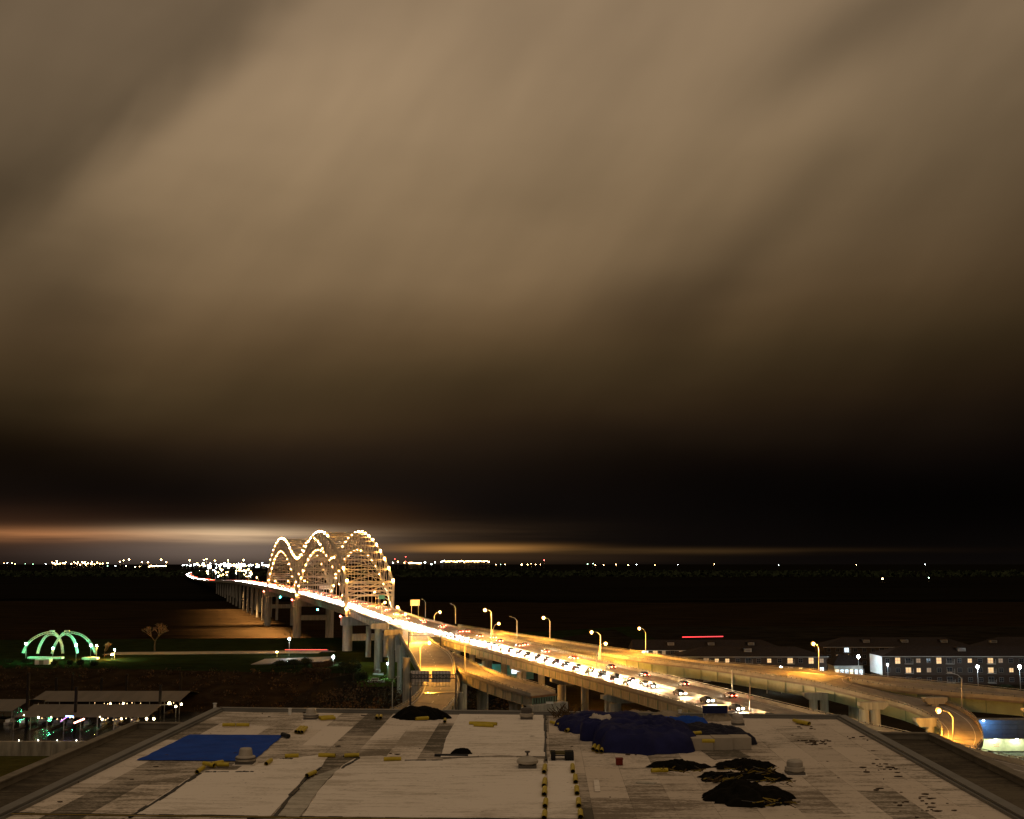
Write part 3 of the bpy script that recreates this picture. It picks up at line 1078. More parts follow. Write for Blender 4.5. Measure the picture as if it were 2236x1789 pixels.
gantry(895, 996, 1541, 1538, 36.0, (1474, 1482), ((897, 937, 1465, 1489), (943, 984, 1465, 1490)), "overhead sign gantry seen from behind with two pale boards across the exit ramp")
gantry(888, 965, 1419, 1412, 33.4, (1382, 1388), (), "slim empty truss gantry where the exit ramp leaves the highway")

# roadside sign on the far side of the highway near the bridge end
sg = at(906, 1341, z=CAMZ - 29.5)
rs = empty("highway_sign", (sg.x, sg.y, sg.z), "plain pale back of a road sign standing right of the bridge end", "road sign")
MB().bar((sg.x - 2, sg.y, sg.z - 1), (sg.x - 2, sg.y, sg.z + 8), .3).bar((sg.x + 2, sg.y, sg.z - 1), (sg.x + 2, sg.y, sg.z + 8), .3).build("sign_post", pole_metal, rs)
MB().box((sg.x, sg.y, sg.z + 6.5), (5.4, .15, 3.4)).build("sign_board", MATS["sign_back"], rs)

# ------------------------------------------------------------------ street lamps
lens_mat = glow("sodium_lens", (1.0, 0.55, 0.18), 700)
halo_mat = glow("sodium_halo", (1.0, 0.42, 0.07), 2.6)  # glowing orange shell that imitates a halo around each lamp core
LAMPS = [  # head px,py ; pole px ; pole top py ; base py ; base depth ; lit ; power ; what it stands by
    (960, 1336, 948, 1345, 1357, 32.0, 1, 1.0, "tall lit street lamp beyond the highway, just right of the pale road sign"),
    (1060, 1331, 1073, 1337, 1398, 33.3, 1, 3.6, "tall lit lamp in the highway median above the first plain pole"),
    (1088, 1361, 1076, 1376, 1386, 33.4, 1, 1.4, "short looking lit lamp just past the tall median lamp on the far rail"),
    (1188, 1348, 1201, 1357, 1399, 33.4, 1, 1.2, "lit lamp on the flyover's far rail, next after the small unlit median pole"),
    (1293, 1379, 1311, 1387, 1440, 33.3, 1, 3.6, "lit lamp between highway and flyover where the two decks part"),
    (1321, 1404, 1308, 1416, 1440, 33.2, 1, .35, "small lit lamp right behind the lamp where the two decks part"),
    (1397, 1371, 1410, 1383, 1430, 33.0, 1, .8, "biggest lit lamp on the flyover, in front of the pale gable end"),
    (1777, 1404, 1788, 1418, 1471, 32.3, 1, 1.0, "lit lamp on the flyover in front of the apartment gap"),
    (2051, 1549, 2081, 1567, 1613, 36.9, 1, .6, "lit lamp inside the loop ramp at the roof corner"),
    (936, 1402, 917, 1413, 1463, 33.7, 1, 1.6, "lit lamp standing on the left side of the exit ramp"),
    (1032, 1403, 1015, 1411, 1471, 34.2, 1, .8, "lit lamp at the start of the unfinished ramp stub"),
    (819, 1292, 826, 1297, 1330, 30.0, 1, 0.8, "lit lamp seen through the near bridge portal"),
    (840, 1315, 833, 1324, 1351, 31.0, 1, 0.9, "lit lamp just below the near bridge portal"),
    (869, 1325, 874, 1331, 1342, 29.0, 1, 0.8, "first lit lamp right of the near bridge portal"),
    (886, 1341, 893, 1346, 1352, 32.0, 1, 0.8, "second lit lamp right of the near bridge portal, by the road sign"),
    (905, 1373, 899, 1378, 1404, 33.3, 1, 4.0, "glaring lit lamp behind the slim empty gantry"),
    (756, 1300, 762, 1306, 1330, 29.0, 1, 0.8, "lit lamp beside the near river pier, left truss side"),
    (666, 1268, 671, 1274, 1290, 26.4, 1, 0.6, "lit lamp right of the middle river pier"),
    (647, 1271, 650, 1278, 1288, 26.0, 1, 0.6, "lit lamp left of the middle river pier"),
    (629, 1269, 633, 1275, 1283, 25.8, 1, 0.6, "lit lamp in the middle of the far arch"),
    (602, 1269, 605, 1274, 1280, 25.6, 1, 0.6, "lit lamp at the far river pier"),
    (585, 1262, 588, 1266, 1277, 25.6, 1, 0.6, "first lit lamp on the approach beyond the far pier"),
    (561, 1261, 564, 1265, 1274, 25.8, 1, 0.6, "second lit lamp on the approach beyond the far pier"),
    (540, 1259, 543, 1263, 1271, 26.0, 1, 0.5, "third lit lamp on the approach beyond the far pier"),
    (922, 1309, 929, 1316, 1347, 32.0, 0, 0, "unlit lamp pole above the pale road sign"),
    (985, 1319, 995, 1328, 1361, 33.0, 0, 0, "unlit lamp pole left of the tall median lamp"),
    (1115, 1347, 1129, 1356, 1399, 33.4, 0, 0, "unlit grey lamp pole between two lit lamps at the flyover's start"),
    (2075, 1470, 2100, 1482, 1552, 35.0, 0, 0, "unlit lamp pole rising past the upper branch above the loop ramp"),
    (1658, 1452, 1675, 1462, 1512, 45.0, 0, 0, "unlit lamp pole down in the gap between highway and flyover"),
    (1597, 1455, 1599, 1461, 1511, 33.8, 0, 0, "thin straight pole on the highway's far rail"),
    (1635, 1485, 1637, 1492, 1557, 33.8, 0, 0, "thin straight pole nearest the blue banner"),
    (1302, 1420, 1302, 1421, 1482, 33.3, 0, 0, "dark thin pole on the highway's near rail above the green bearing"),
    (690, 1478, 677, 1487, 1530, 53.0, 0, 0, "lone grey pole rising behind the roof left of the exit ramp"),
]
for i, (hx, hy, x, yt, yb, D, lit, pw, lab) in enumerate(LAMPS):
    if lab.startswith("lone grey"):
        base = at(857, 1590, Y=300); base.z = WG; top = at(857, 1490, Y=300); head = at(868, 1479, Y=300)
    else:
        base = at(x, yb, z=CAMZ - D)
        top = at(x, yt, Y=base.y)
        head = at(hx, hy, Y=base.y)
    big = base.y > 700
    lp = empty("street_lamp", base, lab, "street lamp", "street lamps along the highway and ramps")
    r = 0.17 if base.y < 500 else 0.24
    MB().tube([base - Vector((0, 0, .3)), top], [r, r * .7], 8).build("pole", pole_metal, lp)
    dx = head.x - top.x
    if abs(dx) > .6 or lit:
        MB().tube([top, top + Vector((dx * .35, 0, (head.z - top.z) * .7)), head], [r * .55, r * .45, r * .4], 6).build("arm", pole_metal, lp)
        s = 1 if dx >= 0 else -1
        hd = MB().box(head + Vector((s * .1, 0, .12)), (1.0, .42, .22)); hd.build("lamp_head", pole_metal, lp)
        if lit:
            rr = 0.50 if base.y < 500 else 0.62
            MB().ball(head + Vector((s * .25, -0.15, -.25)), rr * 1.25, n=12).build("lamp_halo", halo_mat, lp)
            MB().ball(head + Vector((s * .25, -0.15 - rr * 1.2, -.25)), rr * .45, n=10).build("lamp_lens", lens_mat, lp)
            lamp_light("lamp_glow", lp, head + Vector((s * .25, 0, -1.0)), 30000 * pw * (1.0 if base.y < 600 else 2.2), SODIUM, .35)

# ------------------------------------------------------------------ traffic
car_cols = [("car_paint_brown", (0.06, 0.045, 0.035)), ("car_paint_silver", (0.14, 0.14, 0.14)), ("car_paint_black", (0.02, 0.02, 0.025)), ("car_paint_red", (0.08, 0.01, 0.01)), ("car_paint_blue", (0.015, 0.02, 0.05)), ("car_paint_grey", (0.06, 0.06, 0.06))]
car_mats = [mat(n, c, 0.25, var=.08) for n, c in car_cols]
head_m = glow("headlight_lens", (1.0, 0.93, 0.80), 330)
tail_m = glow("taillight_lens", (1.0, 0.06, 0.03), 70)
tyre_m = mat("tyre_rubber", (0.02, 0.02, 0.02), .9)
PROF = [(2.2, .35), (2.25, .7), (2.1, .88), (1.2, 1.0), (.55, 1.42), (-.9, 1.45), (-1.6, 1.02), (-2.15, .95), (-2.25, .6), (-2.2, .35)]


def car_meshes():
    """front points along +x; returns builders in local coordinates"""
    body = MB()
    n = len(PROF)
    for (w0, sgn) in ((.88, 1),):
        vs = [(x, y * (0.72 if z > 1.2 else 1.0), z) for y in (-.88, .88) for (x, z) in PROF]
        body.add(vs, [tuple(range(n)), tuple(range(2 * n - 1, n - 1, -1))] + [(i, n + i, n + (i + 1) % n, (i + 1) % n) for i in range(n)])
    glass = MB()
    glass.add([(1.17, -.72, 1.05), (1.17, .72, 1.05), (.60, .60, 1.41), (.60, -.60, 1.41)], [(0, 1, 2, 3)])
    glass.v = [v + Vector((.035, 0, .02)) for v in glass.v]
    return body, glass


def make_car(m_body):
    root = empty("car", (0, 0, 0), "x", "car", "cars on the highway")
    body, glass = car_meshes()
    body.build("body", m_body, root)
    glass.build("windscreen", black_glass, root)
    rg = MB().add([(-1.0, -.58, 1.42), (-1.0, .58, 1.42), (-1.58, .7, 1.08), (-1.58, -.7, 1.08)], [(0, 1, 2, 3)])
    rg.v = [v + Vector((-.03, 0, .03)) for v in rg.v]
    rg.build("rear_window", black_glass, root)
    for y in (-.62, .62):
        MB().box((2.24, y, .68), (.08, .42, .26)).build("headlight", head_m, root)
        MB().box((-2.25, y, .75), (.06, .40, .20)).build("taillight", tail_m, root)
    for x in (-1.4, 1.4):
        for y in (-.82, .82):
            MB().tube([(x, y - .11, .33), (x, y + .11, .33)], .33, 12).build("wheel", tyre_m, root)
    return root


far_car_mesh = []
for m_ in car_mats:
    body, glass = car_meshes()
    b = MB(); b.add(body.v, body.f, 0); b.add(glass.v, glass.f, 1)
    for y in (-.62, .62):
        b.box((2.24, y, .68), (.08, .5, .34), mi=2); b.box((-2.25, y, .75), (.06, .5, .3), mi=3)
    me = bpy.data.meshes.new("distant_car")
    me.from_pydata(b.v, [], b.f)
    for q in (m_, black_glass, head_m, tail_m):
        me.materials.append(q)
    me.polygons.foreach_set("material_index", b.m); me.update()
    far_car_mesh.append(me)
protos = []
ang = math.atan2(AX.y, AX.x)
nc = 0


def put_car(Y, off, toward, det):
    global nc
    q = axpt(Y, off, 0.03)
    rz = ang + (math.pi if toward else 0)
    side_ = "oncoming car with white headlights" if toward else "outgoing car showing red tail lights"
    where = "on the near highway viaduct" if Y < 640 else "on the arch bridge deck"
    i = random.randrange(6)
    lab = ("brown", "silver", "black", "dark red", "dark blue", "grey")[i] + f" {side_} {where}"
    nc += 1
    if det:
        if len(protos) < 6:
            for m_ in car_mats:
                r_ = make_car(m_); protos.append([r_, tree_of(r_), False])
        r_, ch, used = protos[i]
        if not used:
            protos[i][2] = True
            r_.location = q; r_.rotation_euler = (0, 0, rz); r_["label"] = lab; r_["group"] = "cars: " + lab
            return r_
        c = copy_tree(r_, ch, q, rz, lab); c["group"] = "cars: " + lab
        return c
    else:
        o = bpy.data.objects.new("car", far_car_mesh[i]); COL.objects.link(o)
        o.location = q; o.rotation_euler = (0, 0, rz)
        tag(o, lab, "car", "cars: " + lab)
        return o


beam_n = 0


def beam(y_, toward):
    """headlight beam of every third car, washing the lane ahead of it"""
    global beam_n
    beam_n += 1
    if (beam_n % 3 and y_ > 480) or not toward:
        return
    l = bpy.data.lights.new("headlight_beam", "SPOT"); l.energy = 60000 if y_ > 480 else 52000 if y_ > 335 else 14000; l.color = (1, .62, .28); l.spot_size = R(120); l.spot_blend = 1; l.shadow_soft_size = .5
    return l


def lane_run(y0, y1, offs, toward, step, det_until=380):
    for k, of in enumerate(offs):
        y = y0 + k * step * .37
        while y < y1:
            o_ = of + (offL(min(y, 639)) if y < 640 else 0)
            co = put_car(y, o_, toward, y < det_until)
            l = beam(y, toward)
            if l:
                bo = bpy.data.objects.new("headlight_beam", l); COL.objects.link(bo); bo.parent = co
                bo.location = (3.2, 0, 2.0)
                bo.rotation_mode = "QUATERNION"; bo.rotation_quaternion = Vector((.78, 0, -.62)).to_track_quat("-Z", "Y")
            y += step * random.uniform(.85, 1.15) * (1.0 if y < 900 else 1.15)


lane_run(262, 330, (8.2,), True, 15)
lane_run(330, 470, (8.4, 5.2), True, 10.5)
lane_run(470, 760, (8.6, 5.2), True, 8.2)
lane_run(760, 1290, (8.8, 5.4, 11.4), True, 13.5)
lane_run(300, 1290, (18.5,), False, 30)
lane_run(480, 1290, (22.0,), False, 40)
for pr in protos:
    if not pr[2]:
        for ch, sub in pr[1]:
            bpy.data.objects.remove(ch)
        bpy.data.objects.remove(pr[0])
# the traffic beyond the bridge is one unbroken mass
b = MB()
y = 1300
while y < 8000:
    for of in (4, 8, 12):
        q = bend(axpt(y + of, of))
        w = 1.2
        b.box((q.x, q.y, q.z + .7), (1.8, 4.2, 1.3), ang - math.pi / 2, 0)
        for dx in (-.6, .6):
            b.box((q.x + dx, q.y - 2.3, q.z + .8), (.7, .1, .6), 0, 1)
    if random.random() < .6:
        q = bend(axpt(y, 21)); b.box((q.x, q.y, q.z + .7), (1.8, 4.2, 1.3), 0, 0); b.box((q.x, q.y - 2.3, q.z + .8), (1.4, .1, .5), 0, 2)
    y += 11 if y < 3000 else 30
o = b.build("distant_traffic", [car_mats[1], glow("far_headlight", (1, .93, .82), 120), tail_m])
tag(o, "solid stream of distant traffic lights on the far approach road", None, None, "stuff")
# ------------------------------------------------------------------ apartments on the right
win_dark = mat("window_glass_dark", (0.02, 0.022, 0.028), 0.12, var=.2)
win_warm = glow("lit_window_warm", (1.0, 0.62, 0.26), 1.1)
win_dim = glow("lit_window_dim", (1.0, 0.60, 0.28), 0.30)
win_cool = glow("lit_window_cool", (0.75, 0.9, 1.0), 1.6)
frame_m = mat("window_frame", (0.16, 0.155, 0.145), .6, var=.1)
brick_m = mat("apartment_brick", (0.045, 0.03, 0.022), .9, var=.2, scale=1.5)
siding_m = mat("apartment_siding", (0.065, 0.052, 0.042), .85, var=.12, scale=1.0)
shingle_m = mat("roof_shingle", (0.030, 0.024, 0.022), .9, var=.3, scale=1.2)
pale_wall = mat("pale_siding", (0.55, 0.55, 0.5), .8, var=.1)
trim_m = mat("white_trim", (0.30, 0.30, 0.28), .6, var=.1)


def apartment(x0, x1, Y, dep, ye, yr, label, lit=(), hip=12, skew=0.0, dormers=(), gable_l=False, storeys=3, ground=WG, side_pale=False, grid=4.4):
    a, b_ = at(x0, ye, Y=Y), at(x1, ye, Y=Y)
    X0, X1 = a.x, b_.x
    ze, zr = zat(ye, Y), zat(yr, Y + dep / 2)
    root = empty("apartment_block", (X0, Y, ground), label, "apartment building")
    sh = (ze - ground) / storeys
    MB().box(((X0 + X1) / 2, Y + dep / 2, ground + sh / 2), (X1 - X0, dep, sh)).build("ground_floor_wall", brick_m, root)
    MB().box(((X0 + X1) / 2, Y + dep / 2, (ground + sh + ze) / 2), (X1 - X0 - .1, dep - .1, ze - ground - sh)).build("upper_wall", siding_m, root)
    if side_pale:
        MB().box((X0 - .08, Y + dep / 2, (ground + sh + ze) / 2), (.12, dep, ze - ground - sh)).build("side_wall", pale_wall, root)
    o_ = 0.9
    c = [(X0 - o_, Y - o_, ze), (X1 + o_, Y - o_, ze), (X1 + o_, Y + dep + o_, ze), (X0 - o_, Y + dep + o_, ze)]
    r0, r1 = (X0 + (0.1 if gable_l else hip), Y + dep / 2, zr), (X1 - hip, Y + dep / 2, zr)
    MB().add(c + [r0, r1], [(0, 1, 5, 4), (1, 2, 5), (2, 3, 4, 5), (3, 0, 4), (3, 2, 1, 0)]).build("roof", shingle_m, root)
    MB().box(((X0 + X1) / 2, Y - o_ - .08, ze - .12), (X1 - X0 + 2 * o_, .16, .32)).build("eave_trim", trim_m, root)
    n = max(1, int((X1 - X0) / grid))
    step = (X1 - X0) / n
    used = set()
    litd = {}
    for (px, py, kind) in lit:
        q = at(px, py, Y=Y)
        i = min(n - 1, max(0, int((q.x - X0) / step)))
        k = min(storeys - 1, max(0, int((q.z - ground) / sh)))
        litd[(i, k)] = kind
    for i in range(n):
        x = X0 + (i + .5) * step
        bal = i % 4 == 2
        for k in range(storeys):
            z = ground + k * sh + sh * .52
            kind = litd.get((i, k))
            m_ = {None: win_dark, "w": win_warm, "d": win_dim, "c": win_cool, "W": win_warm, "C": win_cool}[kind]
            w, h = (1.7, 1.7)
            if kind in ("W", "C"):
                w, h = 2.1, 2.5
            if bal:
                w, h = 2.3, 2.2
                MB().box((x, Y - .95, z - 1.35), (3.4, 1.8, .16)).build("balcony_floor", trim_m, root)
                rl = MB()
                for s in (-1.65, 1.65):
                    rl.box((x + s, Y - 1.8, z - .3), (.12, .12, 2.2 if k else 1.2))
                rl.box((x, Y - 1.8, z - .35), (3.4, .07, .07)); rl.box((x, Y - 1.8, z - .8), (3.4, .07, .07))
                rl.build("balcony_rail", trim_m, root)
            fr = MB().box((x, Y - .05, z), (w + .3, .14, h + .3)).build("window_frame", frame_m, root)
            MB().box((x, Y - .13, z), (w, .06, h)).build("window_pane", m_, fr)
            mu = MB().box((x, Y - .17, z), (.09, .05, h)).box((x, Y - .172, z + .1), (w, .05, .08))
            mu.build("mullion", frame_m, fr)
    for (px, py) in dormers:
        q = at(px, py, Y=Y + dep * .22)
        t_ = (q.y - Y) / (dep / 2)
        zb = ze + (zr - ze) * t_
        d = MB().box((q.x, q.y + 1.2, zb + .7), (3.4, 3.0, 1.8)).build("dormer_wall", trim_m, root)
        z1 = zb + 1.65
        MB().add([(q.x - 2.9, q.y - .6, z1), (q.x + 2.9, q.y - .6, z1), (q.x + 2.9, q.y + 3.4, z1), (q.x - 2.9, q.y + 3.4, z1), (q.x - .8, q.y + 1, z1 + .8), (q.x + .8, q.y + 1, z1 + .8)],
                 [(0, 1, 5, 4), (1, 2, 5), (2, 3, 4, 5), (3, 0, 4), (3, 2, 1, 0)]).build("dormer_roof", shingle_m, root)
        MB().box((q.x, q.y - .34, zb + .75), (2.4, .08, .9)).build("dormer_louvre", frame_m, root)
    return root


apartment(1384, 1720, 640, 20, 1420, 1397, "rear apartment block with a pale lit gable end behind the flyover's biggest lamp", lit=((1422, 1427, "w"), (1405, 1425, "c"), (1441, 1426, "d"), (1485, 1427, "d")), dormers=((1465, 1405), (1553, 1405), (1640, 1405)), gable_l=True, side_pale=True, storeys=3)
apartment(1485, 1805, 545, 18, 1434, 1412, "front apartment block with warm lit windows between the two tall flyover lamps", lit=((1503, 1443, "w"), (1553, 1442, "d"), (1575, 1443, "w"), (1590, 1446, "w"), (1686, 1446, "w"), (1730, 1441, "w"), (1746, 1456, "w"), (1781, 1445, "W"), (1798, 1441, "w"), (1812, 1441, "d"), (1803, 1459, "c"), (1715, 1456, "d")), dormers=((1633, 1425),))
apartment(1800, 2128, 630, 20, 1413, 1392, "long rear apartment block with three dormers behind the bright clubhouse", lit=((1855, 1422, "c"), (1837, 1434, "d"), (1850, 1433, "w")), dormers=((1892, 1403), (1976, 1403), (2062, 1403)))
apartment(1926, 2420, 535, 18, 1433, 1410, "long front apartment block at the right with scattered yellow windows and balconies", side_pale=True,
          lit=((1966, 1443, "W"), (1982, 1454, "w"), (1996, 1453, "d"), (2010, 1453, "d"), (1983, 1468, "w"), (1999, 1467, "w"), (2023, 1466, "d"), (2060, 1443, "W"), (2121, 1438, "W"), (2115, 1452, "w"), (2153, 1441, "W"), (2157, 1467, "W"), (2184, 1450, "d"), (2208, 1464, "w")), dormers=((2100, 1421),))
apartment(2150, 2420, 650, 20, 1415, 1391, "rear apartment block at the far right edge with a single dormer", dormers=((2170, 1402),))

# bright clubhouse
ch = empty("clubhouse", (at(1850, 1470, Y=560).x, 560, WG), "small clubhouse with brightly lit white front and hipped roof between the apartment blocks", "clubhouse")
a, b_ = at(1822, 1450, Y=560), at(1884, 1450, Y=560)
ze = zat(1453, 560)
MB().box(((a.x + b_.x) / 2, 566, (WG + ze) / 2), (b_.x - a.x, 12, ze - WG)).build("wall", pale_wall, ch)
MB().add([(a.x - 1, 559, ze), (b_.x + 1, 559, ze), (b_.x + 1, 573, ze), (a.x - 1, 573, ze), (a.x + 4, 566, ze + 4.6), (b_.x - 5, 566, ze + 4.6)], [(0, 1, 5, 4), (1, 2, 5), (2, 3, 4, 5), (3, 0, 4), (3, 2, 1, 0)]).build("roof", shingle_m, ch)
for k in range(6):
    x = a.x + (b_.x - a.x) * (k + .5) / 6
    MB().box((x, 559.9, WG + 2.6), (1.5, .12, 3.4)).build("window_pane", win_cool if k % 3 else glow("lit_window_bright", (1, .85, .6), 1.9), ch)
    MB().box((x + 1.1, 558.8, WG + 2.4), (.3, .3, 4.8)).build("porch_post", trim_m, ch)

# cool white yard lamps
cool_lens = glow("cool_lens", (0.72, 0.9, 1.0), 420)
for (px, py, Y, pw, lab) in ((1705, 1459, 500, 1, "cool white yard lamp in front of the front apartment block"), (1874, 1434, 540, 2.0, "cool white yard lamp above the clubhouse roof"), (2134, 1456, 505, 1.1, "cool white yard lamp by the parked cars at the right"),
                             (2226, 1456, 505, 1.1, "cool white yard lamp at the extreme right edge"), (1405, 1424, 625, .35, "small cool wall lamp by the pale gable end"), (1938, 1452, 525, .16, "cool lamp lighting the pale side wall beside the clubhouse"),
                             (632, 1395, 700, 2.0, "brightest white lamp over the island car park left of the bridge"), (728, 1434, 640, .9, "greenish white lamp near the dark round trees left of the bridge"),
                             (605, 1424, 690, .35, "little warm lamp left of the island car park")):
    h = at(px, py, Y=Y)
    lp = empty("yard_lamp", (h.x, h.y, WG), lab, "yard lamp", "yard lamps")
    MB().tube([(h.x, h.y, WG), (h.x, h.y, h.z)], [.14, .1], 6).build("pole", pole_metal, lp)
    MB().box((h.x, h.y, h.z + .35), (1.1, .5, .18)).build("lamp_head", pole_metal, lp)
    big = .62 if pw > .8 else .32
    MB().ball((h.x, h.y - .2, h.z), big, n=10).build("lamp_lens", cool_lens if not lab.startswith("little") else lens_mat, lp)
    lamp_light("lamp_glow", lp, (h.x, h.y - .6, h.z - .8), 1700 * pw, (0.62, 0.85, 1.0) if not lab.startswith("little") else SODIUM, .3)

# parked cars by the flats and the car under the flyover
pk = []
for (px, py, Y, rz, i, lab) in ((1986, 1480, 480, .1, 1, "silver car parked on the lawn in front of the right apartment block"), (2140, 1478, 482, .5, 1, "parked car under the cool lamp, leftmost of the three"), (2152, 1480, 478, .3, 5, "parked car under the cool lamp, middle of the three"),
                                (2166, 1479, 484, .2, 4, "parked car under the cool lamp, rightmost of the three"), (1518, 1485, 470, .35, 0, "white car with lights on in the gap below the flyover"), (2214, 1482, 480, 0, 0, "parked car below the lamp at the right edge"),
                                (628, 1450, 628, .1, 5, "parked car at the near edge of the island car park, left one"), (655, 1449, 630, .1, 1, "parked car at the near edge of the island car park, right one")):
    q = at(px, py, Y=Y); q.z = WG + .02 if px > 700 else WG + .23
    q = at(px, py, z=q.z)
    r_ = make_car(car_mats[i])
    r_.name = "parked_car"
    tag(r_, lab, "car", "parked cars")
    r_.location = q; r_.rotation_euler = (0, 0, rz)
    for c in kids(r_):
        if c.name.startswith(("headlight", "taillight")) and not lab.startswith("white car"):
            c.data.materials[0] = MATS["tan_steel"] if False else white_paint if c.name.startswith("headlight") else mat("tail_plastic", (.2, .01, .01), .3)

# ------------------------------------------------------------------ trees
bark = mat("tree_bark", (0.09, 0.065, 0.045), .95, var=.3, scale=3)
leaf_dark = mat("dark_foliage", (0.030, 0.040, 0.018), .9, var=.5, scale=.8)
leaf_brown = mat("brown_foliage", (0.075, 0.05, 0.03), .9, var=.5, scale=.8)
twig_m = mat("bare_twigs", (0.24, 0.17, 0.11), .95, var=.3, scale=1)


def leaf_cloud(b, c, rad, n, size, rnd):
    for _ in range(n):
        while True:
            v = Vector((rnd.uniform(-1, 1), rnd.uniform(-1, 1), rnd.uniform(-1, 1)))
            if v.length <= 1:
                break
        v = v.normalized() * (v.length ** .45)
        q = Vector(c) + Vector((v.x * rad[0], v.y * rad[1], v.z * rad[2]))
        a = Vector((rnd.gauss(0, 1), rnd.gauss(0, 1), rnd.gauss(0, 1))).normalized()
        s = a.orthogonal().normalized() * size * rnd.uniform(.5, 1.3)
        t_ = a.cross(s).normalized() * size * rnd.uniform(.4, 1.0)
        b.add([q - s, q + t_, q + s, q - t_], [(0, 1, 2, 3)])


def tree(px, py, Y, hpx, wpx, label, m_leaf=None, bare=False, name="tree", base=WG, seed=0):
    rnd = random.Random(seed + int(px * 7 + py))
    q = at(px, py, Y=Y)
    q.z = base
    sc = Y / F
    H, Wd = hpx * sc, wpx * sc
    root = empty(name, q, label, "tree")
    tr = MB(); tw = MB()
    crown_c = []

    def grow(p, d, L, r, lev):
        d = d.normalized()
        mid = p + d * L * .5 + Vector((rnd.uniform(-.06, .06), rnd.uniform(-.06, .06), 0)) * L
        e = p + d * L
        (tr if lev < 2 else tw).tube([p, mid, e], [r, r * .85, r * .65], 6 if lev < 2 else 3, cap=False)
        if lev >= (6 if bare else 3):
            crown_c.append(e); return
        for _ in range(3 if lev < (5 if bare else 4) else 2):
            a = Vector((rnd.gauss(0, 1), rnd.gauss(0, 1), rnd.uniform(-.1, .7)))
            nd_ = (d * .8 + a.normalized() * (.85 if bare else .75) * (Wd / H if Wd < H else 1))
            grow(e, nd_, L * rnd.uniform(.6, .8), r * .62, lev + 1)
    grow(q, Vector((0, 0, 1)), H * (.27 if bare else .17), H * .028, 0)
    tr.build("trunk", bark, root)
    if bare:
        o = tw.build("twigs", twig_m, root); o["kind"] = "stuff"
    else:
        lf = MB()
        lf.v, lf.f, lf.m = list(tw.v), list(tw.f), list(tw.m)
        k = max(6, min(len(crown_c), 22))
        for c in rnd.sample(crown_c, min(k, len(crown_c))):
            c2 = Vector((q.x + (c.x - q.x) * .8 + rnd.uniform(-.22, .22) * Wd, q.y + (c.y - q.y) * .8 + rnd.uniform(-.2, .2) * Wd, min(max(c.z, q.z + H * .3), q.z + H * .82)))
            leaf_cloud(lf, c2, (Wd * rnd.uniform(.14, .26), Wd * .22, H * rnd.uniform(.12, .22)), 90, max(.22, H * .022), rnd)
        o = lf.build("crown", m_leaf or leaf_dark, root); o["kind"] = "stuff"
    return root


tree(338, 1424, 735, 78, 70, "tall bare winter tree beyond the river path left of the golden water", bare=True)
tree(228, 1432, 690, 40, 34, "small bare tree lit orange at the right foot of the green arches", bare=True)
TREES = [(613, 1450, 615, 30, 34, "dark round tree at the left end of the car park row", 0), (643, 1449, 618, 34, 40, "dark tree left of centre in the car park row", 0), (668, 1447, 620, 36, 34, "dark tree below the brightest white lamp", 0),
         (694, 1452, 606, 30, 34, "reddish brown tree right of the brightest lamp", 1), (716, 1450, 610, 32, 32, "reddish brown tree next to the greenish lamp", 1), (752, 1464, 590, 44, 34, "broad dark tree beside the near river pier", 0),
         (772, 1480, 560, 66, 44, "tall dark evergreen in front of the near river pier", 0), (786, 1492, 530, 50, 40, "dark evergreen right of the tall one by the little boat", 0), (670, 1466, 580, 26, 30, "low brown tree on the bank below the car park", 1),
         (690, 1462, 585, 22, 24, "low brown bush tree below the lamp row", 1), (712, 1472, 580, 26, 24, "low brown tree behind the grey bank pole", 1),
         (1858, 1480, 520, 24, 24, "dark shrub tree in front of the clubhouse", 0), (1948, 1484, 510, 30, 40, "dark tree at the corner of the right apartment block", 0), (2060, 1484, 500, 28, 56, "wide dark tree clump in front of the right apartment block", 0),
         (2196, 1486, 500, 32, 40, "dark tree between the two right lamps", 0), (1900, 1484, 512, 26, 30, "dark tree right of the clubhouse", 0), (1630, 1478, 520, 18, 30, "low dark shrub before the front apartment block", 0),
         (60, 1440, 640, 22, 26, "dark tree at the left foot of the green arches", 0), (120, 1444, 625, 22, 18, "dark tree in front of the arches, left one", 0), (152, 1444, 625, 24, 18, "dark tree in front of the arches, middle one", 0),
         (176, 1446, 622, 28, 20, "dark tree in front of the arches, taller right one", 0), (206, 1446, 622, 22, 22, "dark tree in front of the arches, rightmost one", 0), (22, 1442, 640, 20, 20, "dark tree at the extreme left of the park", 0)]
for (x, y, Y, h, w, lab, br) in TREES:
    tree(x, y, Y, h, w, lab, m_leaf=leaf_brown if br else leaf_dark, name="tree")
# tangled brush on the harbour bank
rnd = random.Random(3)
b = MB()
for _ in range(620):
    x = rnd.uniform(-420, -60)
    s = rnd.uniform(0, 1)
    y = 600 + 12 * math.sin(x * .02) - .02 * x - 72 * s
    z = WG - (WG + 3) * s ** 1.2
    if z < 0:
        continue
    leaf_cloud(b, (x, y, z + .7), (rnd.uniform(1, 3), 1.5, rnd.uniform(.6, 1.9)), 16, rnd.uniform(.3, .6), rnd)
o = b.build("brush", leaf_brown); tag(o, "brown scrub covering the island bank above the harbour", None, None, "stuff")
b = MB()
for _ in range(900):
    x = rnd.uniform(-78, 2); y = rnd.uniform(300, 545)
    if x < -76 + 0.1 * abs(y - 470):
        continue
    leaf_cloud(b, (x, y, WG + 1), (rnd.uniform(1.5, 3.5), 2, rnd.uniform(1, 3.2)), 14, rnd.uniform(.3, .6), rnd)
o = b.build("thicket", leaf_brown); tag(o, "dark brown thicket under and beside the exit ramp", None, None, "stuff")
